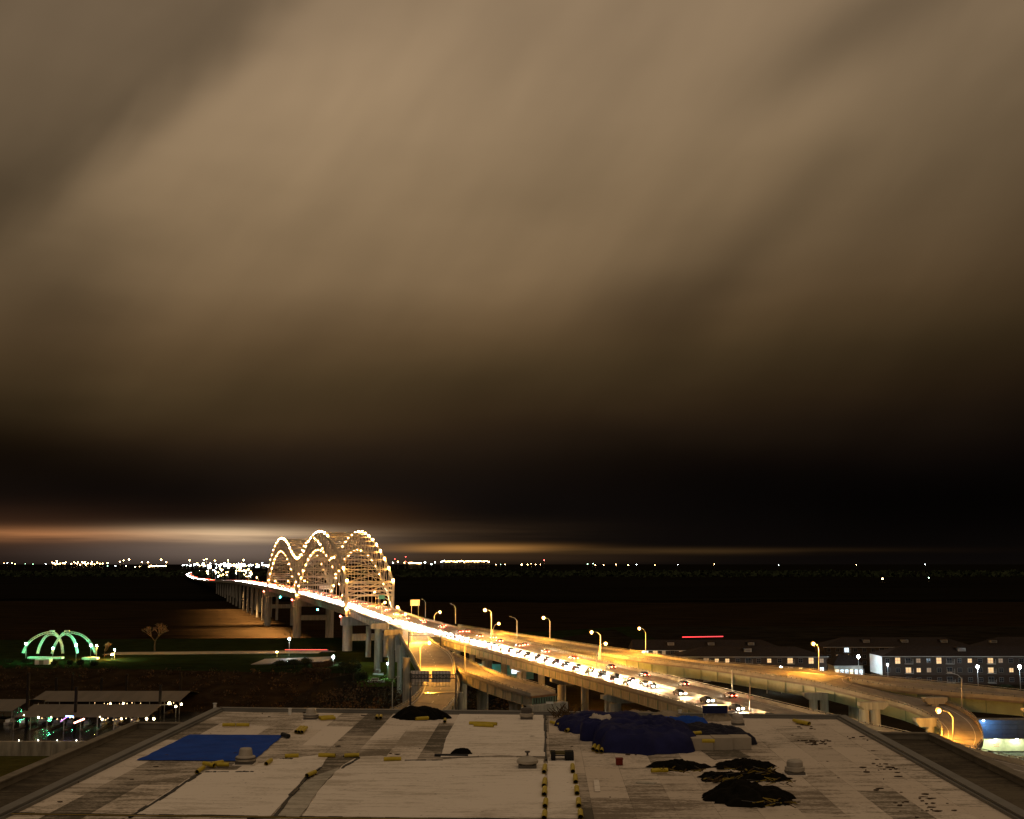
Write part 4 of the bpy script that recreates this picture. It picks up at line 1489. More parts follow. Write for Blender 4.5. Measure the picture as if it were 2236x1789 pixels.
# far tree line along the plain
b = MB()
for k in range(1500):
    Y = rnd.uniform(5200, 7500); x = rnd.uniform(-.55, .55) * Y
    leaf_cloud(b, (x, Y, 12), (rnd.uniform(30, 70), 12, rnd.uniform(7, 13)), 5, rnd.uniform(8, 14), rnd)
o = b.build("far_woods", leaf_dark); tag(o, "dark line of woods along the far horizon", None, None, "stuff")

# ------------------------------------------------------------------ park: green lit crossing arches over the open-air theatre
Yc = 660
ar = empty("park_canopy", (at(130, 1430, Y=Yc).x, Yc, WG), "open air theatre under four crossing white arches lit green", "theatre canopy")
arch_paint = mat("arch_paint", (0.75, 0.78, 0.72), .5, var=.08)
def z6(x, y): return (x / 3.593, 1180 + y / 3.593)
RIBS = [([(178, 885), (200, 835), (240, 785), (300, 748), (360, 727), (405, 722), (440, 738), (466, 775), (482, 825), (490, 888)], 0, 20),
        ([(292, 890), (308, 835), (330, 790), (360, 752), (400, 738), (432, 742), (455, 760)], -6, 6),
        ([(748, 892), (728, 838), (690, 785), (640, 745), (580, 727), (515, 722), (480, 745), (450, 785), (425, 830), (405, 890)], 0, 16),
        ([(604, 888), (594, 830), (575, 780), (548, 748), (512, 736), (480, 748)], -6, 6)]
for pts, y0, dy in RIBS:
    line = []
    n = len(pts)
    for i, (x, y) in enumerate(pts):
        px, py = z6(x, y)
        line.append(at(px, py, Y=Yc + y0 + dy * i / n))
    line = resample(line, 26)
    b = MB()
    for k in range(len(line) - 1):
        p_, q_ = line[k], line[k + 1]
        d = (q_ - p_).normalized(); s = d.cross(Vector((0, 1, 0))).normalized() * .42
        for sg in (-1, 1):
            b.bar(p_ + s * sg, q_ + s * sg, .16, .3)
            b.bar(p_ + s * sg + Vector((0, 1.1, 0)), q_ + s * sg + Vector((0, 1.1, 0)), .18, .2)
        b.bar(p_ - s, q_ + s, .14) if k % 2 else b.bar(p_ + s, q_ - s, .14)
    b.build("arch_rib", arch_paint, ar)
green_lens = glow("green_lens", (0.16, 1.0, 0.45), 260)
for (x, y, pw) in ((205, 812, 1), (415, 848, .8), (598, 822, 1.1), (712, 825, 1.1)):
    q = at(*z6(x, y), Y=Yc - 8)
    MB().ball(q, .62 if pw >= 1 else .5, n=10).build("floodlight", green_lens, ar)
    MB().tube([(q.x, q.y + .4, WG), (q.x, q.y + .4, q.z)], .12, 6).build("floodlight_pole", pole_metal, ar)
    lamp_light("flood_glow", ar, q + Vector((0, -1, .5)), 800 * pw, (0.06, 1.0, 0.34), .5)
for x in (130, 470):
    q = at(*z6(x + 130, 880), Y=Yc + 6)
    lamp_light("flood_glow", ar, (q.x, q.y - 2, WG + 5), 1100, (0.06, 1.0, 0.34), .6)
# ring wall, shed and caps on the arches
a, b_ = at(*z6(210, 882), Y=Yc), at(*z6(480, 882), Y=Yc)
MB().box(((a.x + b_.x) / 2, Yc + 3, WG + 1.7), (b_.x - a.x, 4, 1.1)).build("ring_wall", arch_paint, ar)
a, b_ = at(*z6(630, 890), Y=Yc), at(*z6(745, 890), Y=Yc)
MB().box(((a.x + b_.x) / 2, Yc + 5, WG + 1.2), (b_.x - a.x, 5, 1.3)).build("ring_wall", arch_paint, ar)
q = at(*z6(345, 920), Y=Yc - 18)
MB().box((q.x, Yc - 18, WG + 1.4), (7.5, 5, 2.8)).build("stage_shed", arch_paint, ar)
MB().box((q.x - .3, Yc - 20.6, WG + 1.1), (2.3, .1, 2.1)).build("shed_door", mat("shed_door_paint", (.25, .3, .2), .6), ar)
for x in (398, 516):
    q = at(*z6(x, 718), Y=Yc)
    MB().box((q.x, Yc + 2, q.z + .3), (2.4, 2.0, .7)).build("arch_cap", arch_paint, ar)
for (x, y, lab, c, pw) in ((760, 828, "warm lamp at the right foot of the green arches", lens_mat, 1.6), (900, 860, "green lamp right of the lit bare tree on the lawn", green_lens, .7), (880, 895, "low lamp lighting the river path", lens_mat, 1.0)):
    q = at(*z6(x, y), Y=672)
    lp = empty("path_lamp", (q.x, q.y, WG), lab, "path lamp", "path lamps in the park")
    MB().tube([(q.x, q.y, WG), (q.x, q.y, q.z)], .1, 6).build("pole", pole_metal, lp)
    MB().ball((q.x, q.y, q.z), .42, n=10).build("lamp_lens", c, lp)
    lamp_light("lamp_glow", lp, (q.x + .3, q.y - 1, max(q.z, WG + 4.5)), 14000 * pw, SODIUM if c is lens_mat else (0.4, 1, .6), .3)
# moored river boat with red roof light strip and little boats
rb = empty("river_boat", (at(660, 1437, Y=700).x, 735, 0), "dark river boat with a long red light strip behind the brightest white lamp", "boat")
a, b_ = at(624, 1419, Y=735), at(716, 1419, Y=735)
MB().slab([(a.x - 3, 731), (b_.x + 2, 731), (b_.x + 5, 735), (b_.x + 2, 739), (a.x - 3, 739)], 0, 13.0 - 11.0 + 10).build("hull", mat("boat_grey", (.18, .2, .2), .6), rb)
MB().box(((a.x + b_.x) / 2, 735, 12.3), (b_.x - a.x, 5, 1.2)).build("deck_house", mat("boat_grey", (.18, .2, .2), .6), rb)
MB().box(((a.x + b_.x) / 2, 732.2, at(0 + 660, 1419, Y=732).z), (b_.x - a.x, .2, .3)).build("light_strip", glow("red_strip", (1, .08, .06), 2.2), rb)


def small_boat(q, L, label, rz=0, name="motor_boat", cabin=True, canopy=False, group=None):
    r_ = empty(name, q, label, "boat", group)
    w = L * .3
    sec = [(-L / 2, w * .9, .75), (-L * .2, w, .7), (L * .2, w * .85, .8), (L * .42, w * .4, 1.0), (L / 2, .05, 1.1)]
    vs = []
    for (x, ww, h) in sec:
        vs += [(x, -ww / 2, h), (x, -ww * .3, -.1), (x, ww * .3, -.1), (x, ww / 2, h)]
    fs = []
    for i in range(len(sec) - 1):
        for k in range(3):
            fs.append((i * 4 + k, (i + 1) * 4 + k, (i + 1) * 4 + k + 1, i * 4 + k + 1))
        fs.append((i * 4, i * 4 + 3, (i + 1) * 4 + 3, (i + 1) * 4))
    fs.append((0, 1, 2, 3))
    hull = MB(); hull.add([Vector(v) + q for v in vs], fs)
    hull.build("hull", white_paint, r_)
    if cabin:
        MB().box((q.x - L * .05, q.y, q.z + 1.25), (L * .4, w * .7, 1.1)).build("cabin", white_paint, r_)
        MB().box((q.x - L * .05, q.y - w * .36, q.z + 1.45), (L * .34, .06, .45)).build("cabin_window", win_dark, r_)
        MB().box((q.x - L * .26, q.y, q.z + 1.45), (.06, w * .5, .5)).build("cabin_window", win_dark, r_)
    if canopy:
        for sx in (-.18, .12):
            for sy in (-.35, .35):
                MB().bar((q.x + L * sx, q.y + w * sy, q.z + .7), (q.x + L * sx, q.y + w * sy, q.z + 2.6), .08).build("canopy_post", pole_metal, r_)
        MB().box((q.x - L * .03, q.y, q.z + 2.65), (L * .38, w * .9, .1)).build("canopy", white_paint, r_)
    r_.rotation_euler = (0, 0, rz)
    return r_


q = at(821, 1490, z=WG + .25)
small_boat(q, 7.5, "small white boat with a cabin hauled out on the verge under the ramp", cabin=True)
q = at(826, 1474, z=WG + .25)
small_boat(q, 5.0, "small white boat with a canopy just above the other one under the ramp", cabin=False, canopy=True)

# ------------------------------------------------------------------ marina
tin = mat("marina_roof_metal", (0.13, 0.115, 0.095), .6, var=.2, scale=.3, stretch=(1, .1, 1))
pile_m = mat("mooring_pile_steel", (0.015, 0.012, 0.010), .7, var=.3)
dock_m = mat("dock_boards", (0.12, 0.10, 0.08), .8)


def cover(x0, x1, ytop, ybot, ze, zr, label, rightmost=None):
    a, b_ = at(x0, ybot, z=ze), at(x1, ybot, z=ze)
    Y0 = (a.y + b_.y) / 2
    rr = at((x0 + x1) / 2, ytop, z=zr).y
    hw = rr - Y0
    r_ = empty("boat_shelter", (a.x, Y0, 0), label, "boat shelter")
    L = b_.x - a.x
    MB().box((a.x + L / 2, Y0 + hw, .35), (L - 2, 2.4, .5)).build("floating_dock", dock_m, r_)
    n = max(4, int(L / 6.2))
    for i in range(n):
        x = a.x + L * i / n; x2 = a.x + L * (i + 1) / n - .05
        for s, (ya, za, yb, zb) in enumerate(((Y0, ze, rr, zr), (rr, zr, rr + hw, ze))):
            MB().add([(x, ya, za), (x2, ya, za), (x2, yb, zb), (x, yb, zb), (x, ya, za - .12), (x2, ya, za - .12), (x2, yb, zb - .12), (x, yb, zb - .12)],
                     [(0, 1, 2, 3), (7, 6, 5, 4), (0, 4, 5, 1), (1, 5, 6, 2), (2, 6, 7, 3), (3, 7, 4, 0)]).build("roof_panel", tin, r_)
    for i in range(n + 1):
        x = a.x + L * i / n
        for y in (Y0 + .3, rr + hw - .3):
            MB().bar((x, y, 0), (x, y, ze - .12), .28).build("post", trim_m, r_)
        if i < n:
            MB().box((x + .6, Y0 + hw * .5, .33), (.9, hw, .4)).build("finger_dock", dock_m, r_)
    return r_, a, b_, Y0, hw


s1 = cover(64, 392, 1509, 1532, 5.2, 7.8, "long low boat shelter at the back of the marina")
s2 = cover(30, 322, 1538, 1566, 5.2, 7.8, "long low boat shelter at the front of the marina with boats under it")
s3 = cover(-180, 26, 1527, 1553, 5.2, 7.8, "boat shelter cut off by the frame at the extreme left")
for i, (x, y0, y1) in enumerate(((57, 1470, 1588), (121, 1480, 1535), (156, 1474, 1536), (163, 1500, 1590), (220, 1480, 1538), (275, 1472, 1541), (348, 1496, 1574), (393, 1468, 1542))):
    q = at(x, y1, z=0)
    names_ = ["far left pile before the front shelter", "second pile from the left behind the front shelter", "thin pile just behind the central tall pile", "tall pile in the middle of the front shelter", "pile between the shelters left of centre", "pile between the shelters right of centre", "tall pile at the right end of the front shelter", "pile at the right end of the back shelter"]
    o = MB().tube([(q.x, q.y, -1), (q.x, q.y, at(x, y0, Y=q.y).z)], .62, 12).build("mooring_pile", pile_m)
    tag(o, "dark " + names_[i], "mooring pile", "mooring piles of the marina")
boats = [(12, 1583, "white boat at the extreme left of the marina front"), (45, 1585, "white boat left of the leftmost tall pile"), (84, 1582, "boat right of the leftmost tall pile"), (118, 1584, "white boat third from the left pile"), (148, 1584, "boat under the blue and purple lights"), (184, 1586, "white boat right of the central tall pile"), (222, 1584, "white boat second right of the central tall pile"), (252, 1582, "white boat near the right end of the front shelter"), (290, 1580, "boat at the right end of the front shelter"),
         (120, 1537, "white boat under the back shelter, left part"), (200, 1538, "white boat under the back shelter, middle part"), (300, 1540, "white boat under the back shelter, right part"), (345, 1542, "boat beneath the bright lamp at the back shelter's end")]
for i, (x, y, lab) in enumerate(boats):
    q = at(x, y, z=.1)
    q.y += 3
    small_boat(q, 8.2 if y > 1560 else 8.0, lab, rz=-math.pi / 2 + (.06 * (i % 3 - 1)), group="boats in the marina")
warm_b = glow("dock_bulb", (1.0, 0.66, 0.30), 8)
def dock_light(px, py, Y, m_, r=.22, pw=0, col=(1, .75, .4), lab=""):
    q = at(px, py, Y=Y)
    o = empty("dock_light", q, lab, "dock light", "small lights in the marina")
    MB().ball(q, r).build("bulb", m_, o)
    MB().bar((q.x, q.y, q.z + r), (q.x, q.y, q.z + r + .6), .08).build("bracket", pole_metal, o)
    if pw:
        lamp_light("dock_glow", o, q + Vector((0, -.5, -.2)), pw, col, .2)
for (x, y, Y, r, pw, lab) in ((241, 1537, 505, .35, 250, "lamp under the back shelter, left of its pair"), (269, 1537, 505, .35, 250, "lamp under the back shelter, right of its pair"), (370, 1536, 506, .6, 900, "bright lamp at the right end of the back shelter"),
                           (384, 1543, 500, .45, 500, "lamp below the bright one at the back shelter's end"), (396, 1538, 512, .45, 500, "lamp on the outermost right corner of the marina"), (84, 1567, 470, .35, 300, "lamp between the two leftmost boats"), (52, 1562, 470, .2, 0, "tiny lamp beside the leftmost tall pile"),
                           (112, 1566, 472, .18, 0, "tiny lamp left of the blue lights"), (218, 1566, 472, .2, 0, "upper tiny lamp right of the pink light"), (223, 1571, 468, .38, 300, "lamp above the second boat right of the centre pile"), (265, 1570, 472, .35, 260, "lamp near the front shelter's right end"),
                           (320, 1570, 472, .45, 420, "left lamp of the pair at the front shelter's end"), (336, 1570, 472, .45, 420, "right lamp of the pair at the front shelter's end")):
    dock_light(x, y, Y, glow("dock_lamp", (1, .78, .42), 24), r, pw, (1, .72, .35), lab)
for i in range(16):
    x = rnd.uniform(70, 380); y = 1536 + rnd.uniform(-2, 3) + (x > 200) * 1
    dock_light(x, y, 512, warm_b, rnd.uniform(.08, .16), lab="one of many tiny lights under the back shelter")
for i in range(14):
    x = rnd.uniform(66, 300); y = 1570 + rnd.uniform(-4, 5)
    dock_light(x, y, 474, warm_b, rnd.uniform(.08, .17), lab="one of many tiny lights under the front shelter")
# coloured light strips on the boats
st = MB(); q0, q1 = at(144, 1564, Y=462), at(160, 1565, Y=462)
st.bar(q0, q1, .28)
o = st.build("light_strip", glow("blue_strip", (.15, .30, 1.0), 26)); tag(o, "blue light strip hung over the boat left of the central pile", "light strip")
lamp_light("strip_glow", o, q0 + Vector((2, -1, -1)), 900, (.15, .3, 1.0), .5)
st = MB(); st.bar(at(132, 1576, Y=462), at(146, 1566, Y=466), .22)
o = st.build("light_strip", glow("purple_strip", (.6, .25, .7), 2.5)); tag(o, "dim purple light strip slanting down to the left of the blue one", "light strip")
st = MB(); st.bar(at(162, 1579, Y=460), at(184, 1570, Y=463), .42)
o = st.build("light_strip", glow("pink_strip", (1.0, .35, .25), 12)); tag(o, "pink orange light strip slanting up beside the central pile", "light strip")
lamp_light("strip_glow", o, at(170, 1577, Y=458), 500, (1, .35, .35), .4)

# harbour retaining wall with little lights
wl = empty("harbour_wall", (-150, 372, 0), "stained concrete harbour wall with small white lights on top at the lower left", "wall")
for k in range(9):
    x0 = -172 + k * 9.2
    MB().box((x0, 372, (zat(1619, 372) + 4.0) / 2), (9.1, 1.6, zat(1619, 372) - 4.0)).build("wall_panel", mat("stained_concrete", (.30, .27, .21), .9, var=.45, scale=.5, stretch=(1, 1, .2)), wl)
for i, x in enumerate((41, 83, 125, 167)):
    q = at(x, 1617, Y=371)
    MB().ball(q, .12).build("wall_light", glow("wall_bulb", (1, .95, .8), 26), wl)
    MB().bar((q.x, q.y, q.z - 1.0), q, .08).build("light_post", pole_metal, wl)

# ------------------------------------------------------------------ lit parking structure at the lower right
gx0, gx1 = at(2120, 1640, Y=322).x, at(2500, 1640, Y=322).x
pg = empty("parking_wall", (gx0, 322, WG), "brightly lit pale retaining wall with faint red writing at the right edge", "wall")
zt_, zb_ = zat(1615, 322), zat(1641, 322)
for k in range(5):
    x0 = gx0 + (gx1 - gx0) * k / 5; x1 = gx0 + (gx1 - gx0) * (k + 1) / 5
    MB().box(((x0 + x1) / 2, 323, (zt_ + zb_) / 2), (x1 - x0 - .03, 1.2, zt_ - zb_)).build("wall_panel", mat("pale_wall_paint", (.62, .62, .42), .8, var=.2, scale=.8), pg)
wr = MB()
q = at(2176, 1627, Y=322.3)
for (dx, dz, w) in ((-.55, .22, .5), (.1, .22, .3), (.5, .22, .35), (-.5, -.3, .35), (.0, -.3, .6), (.55, -.3, .3)):
    wr.box((q.x + dx, 322.36, q.z + dz), (w, .04, .16))
wr.build("red_writing", mat("red_paint", (.55, .12, .06), .7), pg)
for x in (2174, 2219):
    q = at(x, 1617, Y=321.6)
    MB().ball((q.x, 321.4, q.z + .2), .24).build("wall_lamp", glow("wall_lamp_lens", (.9, 1, .85), 160), pg)
lamp_light("wall_glow", pg, (at(2150, 1617, Y=322).x, 318.5, zt_ + .3), 1300, (.86, 1.0, .62), .4)
lamp_light("wall_glow", pg, (at(2219, 1617, Y=322).x, 318.5, zt_ + .3), 600, (.86, 1.0, .62), .4)
lot = sheet("parking_lot", [(gx0 - 10, 321.8), (gx1, 321.8), (gx1, 268), (gx0 - 10, 268)], zb_ - .25, mat("lot_asphalt", (.10, .11, .09), .8), .4)
b = MB(); zz = zb_ - .23
kq = at(2200, 1654, z=zz)
b.slab([(gx0, kq.y), (gx1, kq.y), (gx1, kq.y + .5), (gx0, kq.y + .5)], zz, zz + .12)
o = b.build("kerb", mat("kerb_paint", (.7, .7, .45), .6)); o["kind"] = "structure"
b = MB()
for k in range(14):
    x = kq.x - 12 + k * 2.75
    b.add([(x, kq.y - .1, zz + .01), (x + .14, kq.y - .1, zz + .01), (x + 2.3, kq.y - 5.3, zz + .01), (x + 2.16, kq.y - 5.3, zz + .01)], [(0, 1, 2, 3)])
o = b.build("parking_lines", paint_white); o["kind"] = "stuff"; o["label"] = "white diagonal parking bay lines"
# dark wall above it with a blue-lit corner
bw = empty("blue_lit_building", (at(2100, 1600, Y=345).x, 345, WG), "dark block wall washed by blue light behind the loop ramp", "building")
x0, x1 = at(2085, 1575, Y=345).x, at(2500, 1575, Y=345).x
z1, z0 = zat(1573, 345), zat(1614, 345)
n = 12
for k in range(n):
    for j in range(4):
        xa = x0 + (x1 - x0) * k / n; xb = x0 + (x1 - x0) * (k + 1) / n; za = z0 + (z1 - z0) * j / 4; zc = z0 + (z1 - z0) * (j + 1) / 4
        MB().box(((xa + xb) / 2, 348, (za + zc) / 2), (xb - xa - .06, 5, zc - za - .06)).build("wall_panel", mat("block_wall", (.16, .16, .16), .8, var=.2), bw)
MB().box(((x0 + x1) / 2, 350, (WG - 2 + z1) / 2), (x1 - x0, 4.6, z1 - WG + 1)).build("wall_core", mat("block_wall_dark", (.03, .03, .03), .9), bw)
lamp_light("blue_glow", bw, (at(2148, 1574, Y=345).x, 342.6, z1 - .2), 1500, (.12, .40, 1.0), .3)
MB().box((at(2148, 1574, Y=345).x, 345.2, z1 - .1), (.5, .4, .2)).build("wall_lamp", glow("blue_lens", (.3, .55, 1), 60), bw)

# building glimpsed under the highway with teal and white lit fronts
ub = empty("shed_building", (at(1060, 1460, Y=560).x, 560, WG), "low building under the highway with teal and white lit fronts", "building")
a, b_ = at(1030, 1440, Y=560), at(1165, 1440, Y=560)
MB().box(((a.x + b_.x) / 2, 565, WG + 3.4), (b_.x - a.x, 9, 6.8)).build("wall", mat("teal_wall", (.12, .28, .28), .7, var=.2), ub)
MB().box(((a.x + b_.x) / 2, 564.5, WG + 7.0), (b_.x - a.x + 1, 10.4, .4)).build("roof", shingle_m, ub)
q0, q1 = at(1117, 1462, Y=559), at(1141, 1472, Y=559)
MB().box(((q0.x + q1.x) / 2, 560.3, (q0.z + q1.z) / 2), (q1.x - q0.x, .2, q0.z - q1.z)).build("lit_window", glow("lit_shop_front", (.8, .9, 1), 1.6), ub)
lamp_light("teal_glow", ub, (at(1050, 1450, Y=555).x, 556, WG + 6), 1500, (.2, 1, .8), .4)
# greenish lamps lighting the ramp piers from the verge
for i, (px, py, Y) in enumerate(((915, 1480, 470), (846, 1440, 560), (1160, 1500, 400), (1330, 1560, 255), (1850, 1560, 262), (1440, 1560, 240))):
    q = at(px, py, Y=Y)
    o = empty("yard_lamp", (q.x, q.y, WG), ["low lamp between the exit ramp's columns", "low lamp in front of the hammerhead pier", "low lamp under the highway's first big cap", "low lamp beside the highway's paired columns", "low lamp beside the flyover columns", "low lamp near the last highway columns"][i], "yard lamp", "yard lamps")
    zz = WG + 7
    MB().tube([(q.x, q.y, WG), (q.x, q.y, zz)], .1, 6).build("pole", pole_metal, o)
    MB().ball((q.x, q.y, zz), .2).build("lamp_lens", cool_lens, o)
    col = (.55, 1, .85) if i < 2 else (1.0, .80, .42) if i in (2, 3, 5) else (.85, 1.0, .55)
    lamp_light("lamp_glow", o, (q.x, q.y, zz + .1), (5200, 5600, 9000, 6000, 8000, 5000)[i], col, .3)

# ------------------------------------------------------------------ lights of the far towns
W_, A_, G_ = glow("far_light_white", (.85, .97, 1.0), 55), glow("far_light_amber", (1, .58, .2), 55), glow("far_light_green", (.5, 1, .6), 18)
Rf_ = glow("far_light_red", (1, .1, .08), 30)
fl_mesh = {}
def far_light(px, py, r, m_, Y=13000, lab=None):
    q = at(px, py, Y=Y)
    base = 4.0
    key = (m_.name, round(r, 1))
    hgt = max(8, q.z - base)
    k2 = (key, int(hgt / 12))
    if k2 not in fl_mesh:
        b = MB().ball((0, 0, 0), r); b.tube([(0, 0, -hgt), (0, 0, -r)], r * .12, 4, 1)
        me = bpy.data.meshes.new("far_lamp"); me.from_pydata(b.v, [], b.f)
        me.materials.append(m_); me.materials.append(pole_metal); me.polygons.foreach_set("material_index", b.m)
        fl_mesh[k2] = me
    o = bpy.data.objects.new("far_lamp", fl_mesh[k2]); COL.objects.link(o); o.location = q
    tag(o, lab, "far lamp", lab)
rnd = random.Random(11)
GR = [("white light of the dense town cluster between the highway's end and the arches", [(rnd.triangular(380, 604, 520), rnd.gauss(1234.5, 1.8), rnd.uniform(2.4, 6), W_ if rnd.random() < .7 else A_) for _ in range(95)]),
      ("amber light of the depot cluster just right of the arches on the horizon", [(963 + 108 * i / 34, 1226 + rnd.gauss(0, .6), rnd.uniform(3, 5.5), A_ if i > 2 else W_) for i in range(34)]),
      ("amber light in the long cluster at the left of the horizon", [(rnd.uniform(112, 235), 1231 + rnd.gauss(0, 1.2) - (2.5 if rnd.random() < .4 else 0), rnd.uniform(3, 6), A_) for _ in range(34)]),
      ("tall mast light above the left horizon", [(262, 1227, 5, A_), (270, 1224, 5, A_), (282, 1222, 7, A_), (310, 1228, 5, A_), (323, 1228, 6, A_), (352, 1222.5, 7, A_), (363, 1228, 6, A_), (414, 1224, 6, A_), (445, 1223, 5, A_), (451, 1221, 5, A_), (469, 1224.5, 5, A_), (498, 1224, 5, A_), (532, 1223.5, 7, A_)]),
      ("small light just right of the arches on the horizon", [(858, 1229, 4, W_), (869, 1227, 6, A_), (928, 1228, 7, W_), (950, 1228, 4, W_), (942, 1232, 4, W_), (883, 1229, 4, A_)] + [(893 + 26 * i / 9, 1229.5 + rnd.uniform(-1, 1), 4.5, A_) for i in range(10)]),
      ("sparse small light along the dark right horizon", [(1083, 1233, 3, A_), (1093, 1233, 3, G_), (1103, 1233, 3, A_), (1139, 1233, 6, A_), (1152, 1233, 4, A_), (1170, 1233, 3, A_), (1180, 1233, 2.5, A_), (1283, 1232, 4, G_), (1295, 1231, 3, G_), (1300, 1234, 3, A_), (1345, 1233, 3.5, A_), (1372, 1234, 3.5, A_), (1390, 1233, 3, W_), (1430, 1234, 2.5, A_), (1480, 1233, 2.5, W_), (1560, 1232, 2.5, A_), (1700, 1233, 2.5, W_), (1870, 1234, 2.5, A_), (2020, 1233, 2.5, W_), (1100 + 60, 1231, 2, A_), (1318, 1234, 3, A_)]),
      ("faint scattered light at the extreme left horizon", [(9, 1230.5, 3, A_), (16, 1229.5, 3, W_), (26, 1230, 3.5, A_), (33, 1231.5, 3, A_), (55, 1231, 2, G_), (72, 1232, 2.5, G_), (100, 1232, 2.5, W_), (235, 1236, 3, G_), (252, 1236, 3.5, W_), (275, 1236, 3.5, A_), (295, 1238, 4, A_), (305, 1237.5, 3, A_), (326, 1238, 4.5, A_)]),
      ("red mast light above the horizon right of the arches", [(862, 1221, 2.5, Rf_), (886, 1216, 2.5, Rf_), (886, 1226, 2.5, Rf_), (1188, 1223.5, 4, Rf_)])]
for lab, pts in GR:
    for (x, y, r, m_) in pts:
        far_light(x, y, r, m_, lab=lab)
for i in range(12):
    far_light(328 + 34 * i / 11, 1236 + rnd.uniform(-.6, .6), 4, A_, lab="light in the low amber row left of the highway's end")
for i in range(44):
    x = rnd.choice((455, 468, 478, 486, 498, 535, 545, 520)) + rnd.gauss(0, 4)
    far_light(x, 1240 + abs(rnd.gauss(9, 5)), rnd.uniform(1.0, 2.0), A_ if rnd.random() < .75 else W_, Y=4400, lab="light among the far roadside buildings above the highway's far end")
far_light(1927, 1264, 2.2, A_, Y=3800, lab="lone amber farm light on the dark plain at the right")
far_light(2028, 1262, 1.4, G_, Y=3900, lab="lone greenish farm light on the dark plain at the right")
# red light strip on a tow above the rear apartments
o = MB().bar(at(1490, 1391.5, Y=860), at(1579, 1390.0, Y=860), .5).build("barge_light", glow("red_line", (1, .05, .06), 2.6))
tag(o, "thin red light line above the ridge of the rear apartment block", "barge light")
# ------------------------------------------------------------------ the roof in the foreground
RZ = 53.0
LZ = 51.5


def rp(px, py, h=0.0):
    return at(px, py, z=RZ + h)


FL, FR = rp(478, 1553), rp(1838, 1570)
NL, NR = rp(14, 1778), rp(2236, 1791)
def extend(a, b_, y):
    s = (y - a.y) / (b_.y - a.y)
    return a + (b_ - a) * s
NL2, NR2 = extend(FL, NL, 36.0), extend(FR, NR, 33.0)
bld = empty("warehouse_roof", ((FL.x + FR.x) / 2, 60, WG), "big flat patched membrane roof with lower side roofs in the foreground", "building")

membrane = {}


def membrane_mat(name, base, dirt, cov, rnd_, ribs=0.0, soft=.30):
    """weathered sheet membrane: patchy dirt with smears running across and fine ribs along"""
    m = bpy.data.materials.new(name); m.use_nodes = True
    t = m.node_tree; p = t.nodes["Principled BSDF"]; p.inputs["Roughness"].default_value = .8
    p.inputs["Specular IOR Level"].default_value = .12
    geo = t.nodes.new("ShaderNodeNewGeometry")
    oi = t.nodes.new("ShaderNodeObjectInfo")
    def noise(scale, det, rough, sc, shift=0.0):
        mpn = t.nodes.new("ShaderNodeMapping"); mpn.inputs["Scale"].default_value = sc
        mpn.inputs["Location"].default_value = (shift, shift * 2, 0)
        t.links.new(geo.outputs["Position"], mpn.inputs[0])
        ns = t.nodes.new("ShaderNodeTexNoise"); ns.inputs["Scale"].default_value = scale; ns.inputs["Detail"].default_value = det; ns.inputs["Roughness"].default_value = rough
        t.links.new(mpn.outputs[0], ns.inputs[0]); return ns.outputs[0]
    def mth(op, x, y=None, z=None):
        n_ = t.nodes.new("ShaderNodeMath"); n_.operation = op
        for i_, v_ in enumerate((x, y, z)):
            if v_ is None: continue
            if isinstance(v_, (int, float)): n_.inputs[i_].default_value = v_
            else: t.links.new(v_, n_.inputs[i_])
        return n_.outputs[0]
    big = noise(.16, 5, .6, (1, .55, 1))
    smear = noise(1.0, 6, .7, (.28, 1.6, 1), 7)
    fine = noise(7.0, 4, .7, (.6, 1.4, 1), 3)
    v = mth("MULTIPLY_ADD", smear, .55, mth("MULTIPLY", big, .45))
    v = mth("MULTIPLY_ADD", mth("SUBTRACT", fine, .5), .38, v)
    v = mth("MULTIPLY_ADD", mth("SUBTRACT", oi.outputs["Random"], .5), .09, v)
    v = mth("MULTIPLY_ADD", mth("SUBTRACT", v, .5), 1.5, .5)
    rp_ = t.nodes.new("ShaderNodeValToRGB")
    el_ = rp_.color_ramp.elements
    el_[0].position = cov - soft * .5; el_[0].color = (*dirt, 1)
    el_[1].position = min(1, cov + soft * .5); el_[1].color = (*base, 1)
    t.links.new(v, rp_.inputs[0])
    k = mth("MULTIPLY_ADD", oi.outputs["Random"], rnd_, 1 - rnd_ * .5)
    spots = noise(3.2, 3, .5, (1, 1, 1), 11)
    k = mth("MULTIPLY", k, mth("MULTIPLY_ADD", mth("GREATER_THAN", spots, .70), -.45, 1.0))
    if ribs:
        w_ = t.nodes.new("ShaderNodeTexWave"); w_.bands_direction = "X"
        mpn = t.nodes.new("ShaderNodeMapping"); mpn.inputs["Rotation"].default_value = (0, 0, R(-6))
        t.links.new(geo.outputs["Position"], mpn.inputs[0]); t.links.new(mpn.outputs[0], w_.inputs[0])
        w_.inputs["Scale"].default_value = 1.15; w_.inputs["Distortion"].default_value = 2.2; w_.inputs["Detail"].default_value = 3; w_.inputs["Detail Scale"].default_value = 2
        msk = mth("MULTIPLY", mth("POWER", w_.outputs[0], 6.0), mth("SUBTRACT", smear, .30))
        k = mth("MULTIPLY", k, mth("MULTIPLY_ADD", msk, -ribs, 1.0))
    sc = t.nodes.new("ShaderNodeVectorMath"); sc.operation = "SCALE"
    t.links.new(rp_.outputs[0], sc.inputs[0]); t.links.new(k, sc.inputs["Scale"])
    t.links.new(sc.outputs[0], p.inputs["Base Color"])
    bp = t.nodes.new("ShaderNodeBump"); bp.inputs["Strength"].default_value = .5; bp.inputs["Distance"].default_value = .05
    t.links.new(smear, bp.inputs["Height"]); t.links.new(bp.outputs[0], p.inputs["Normal"])
    return m


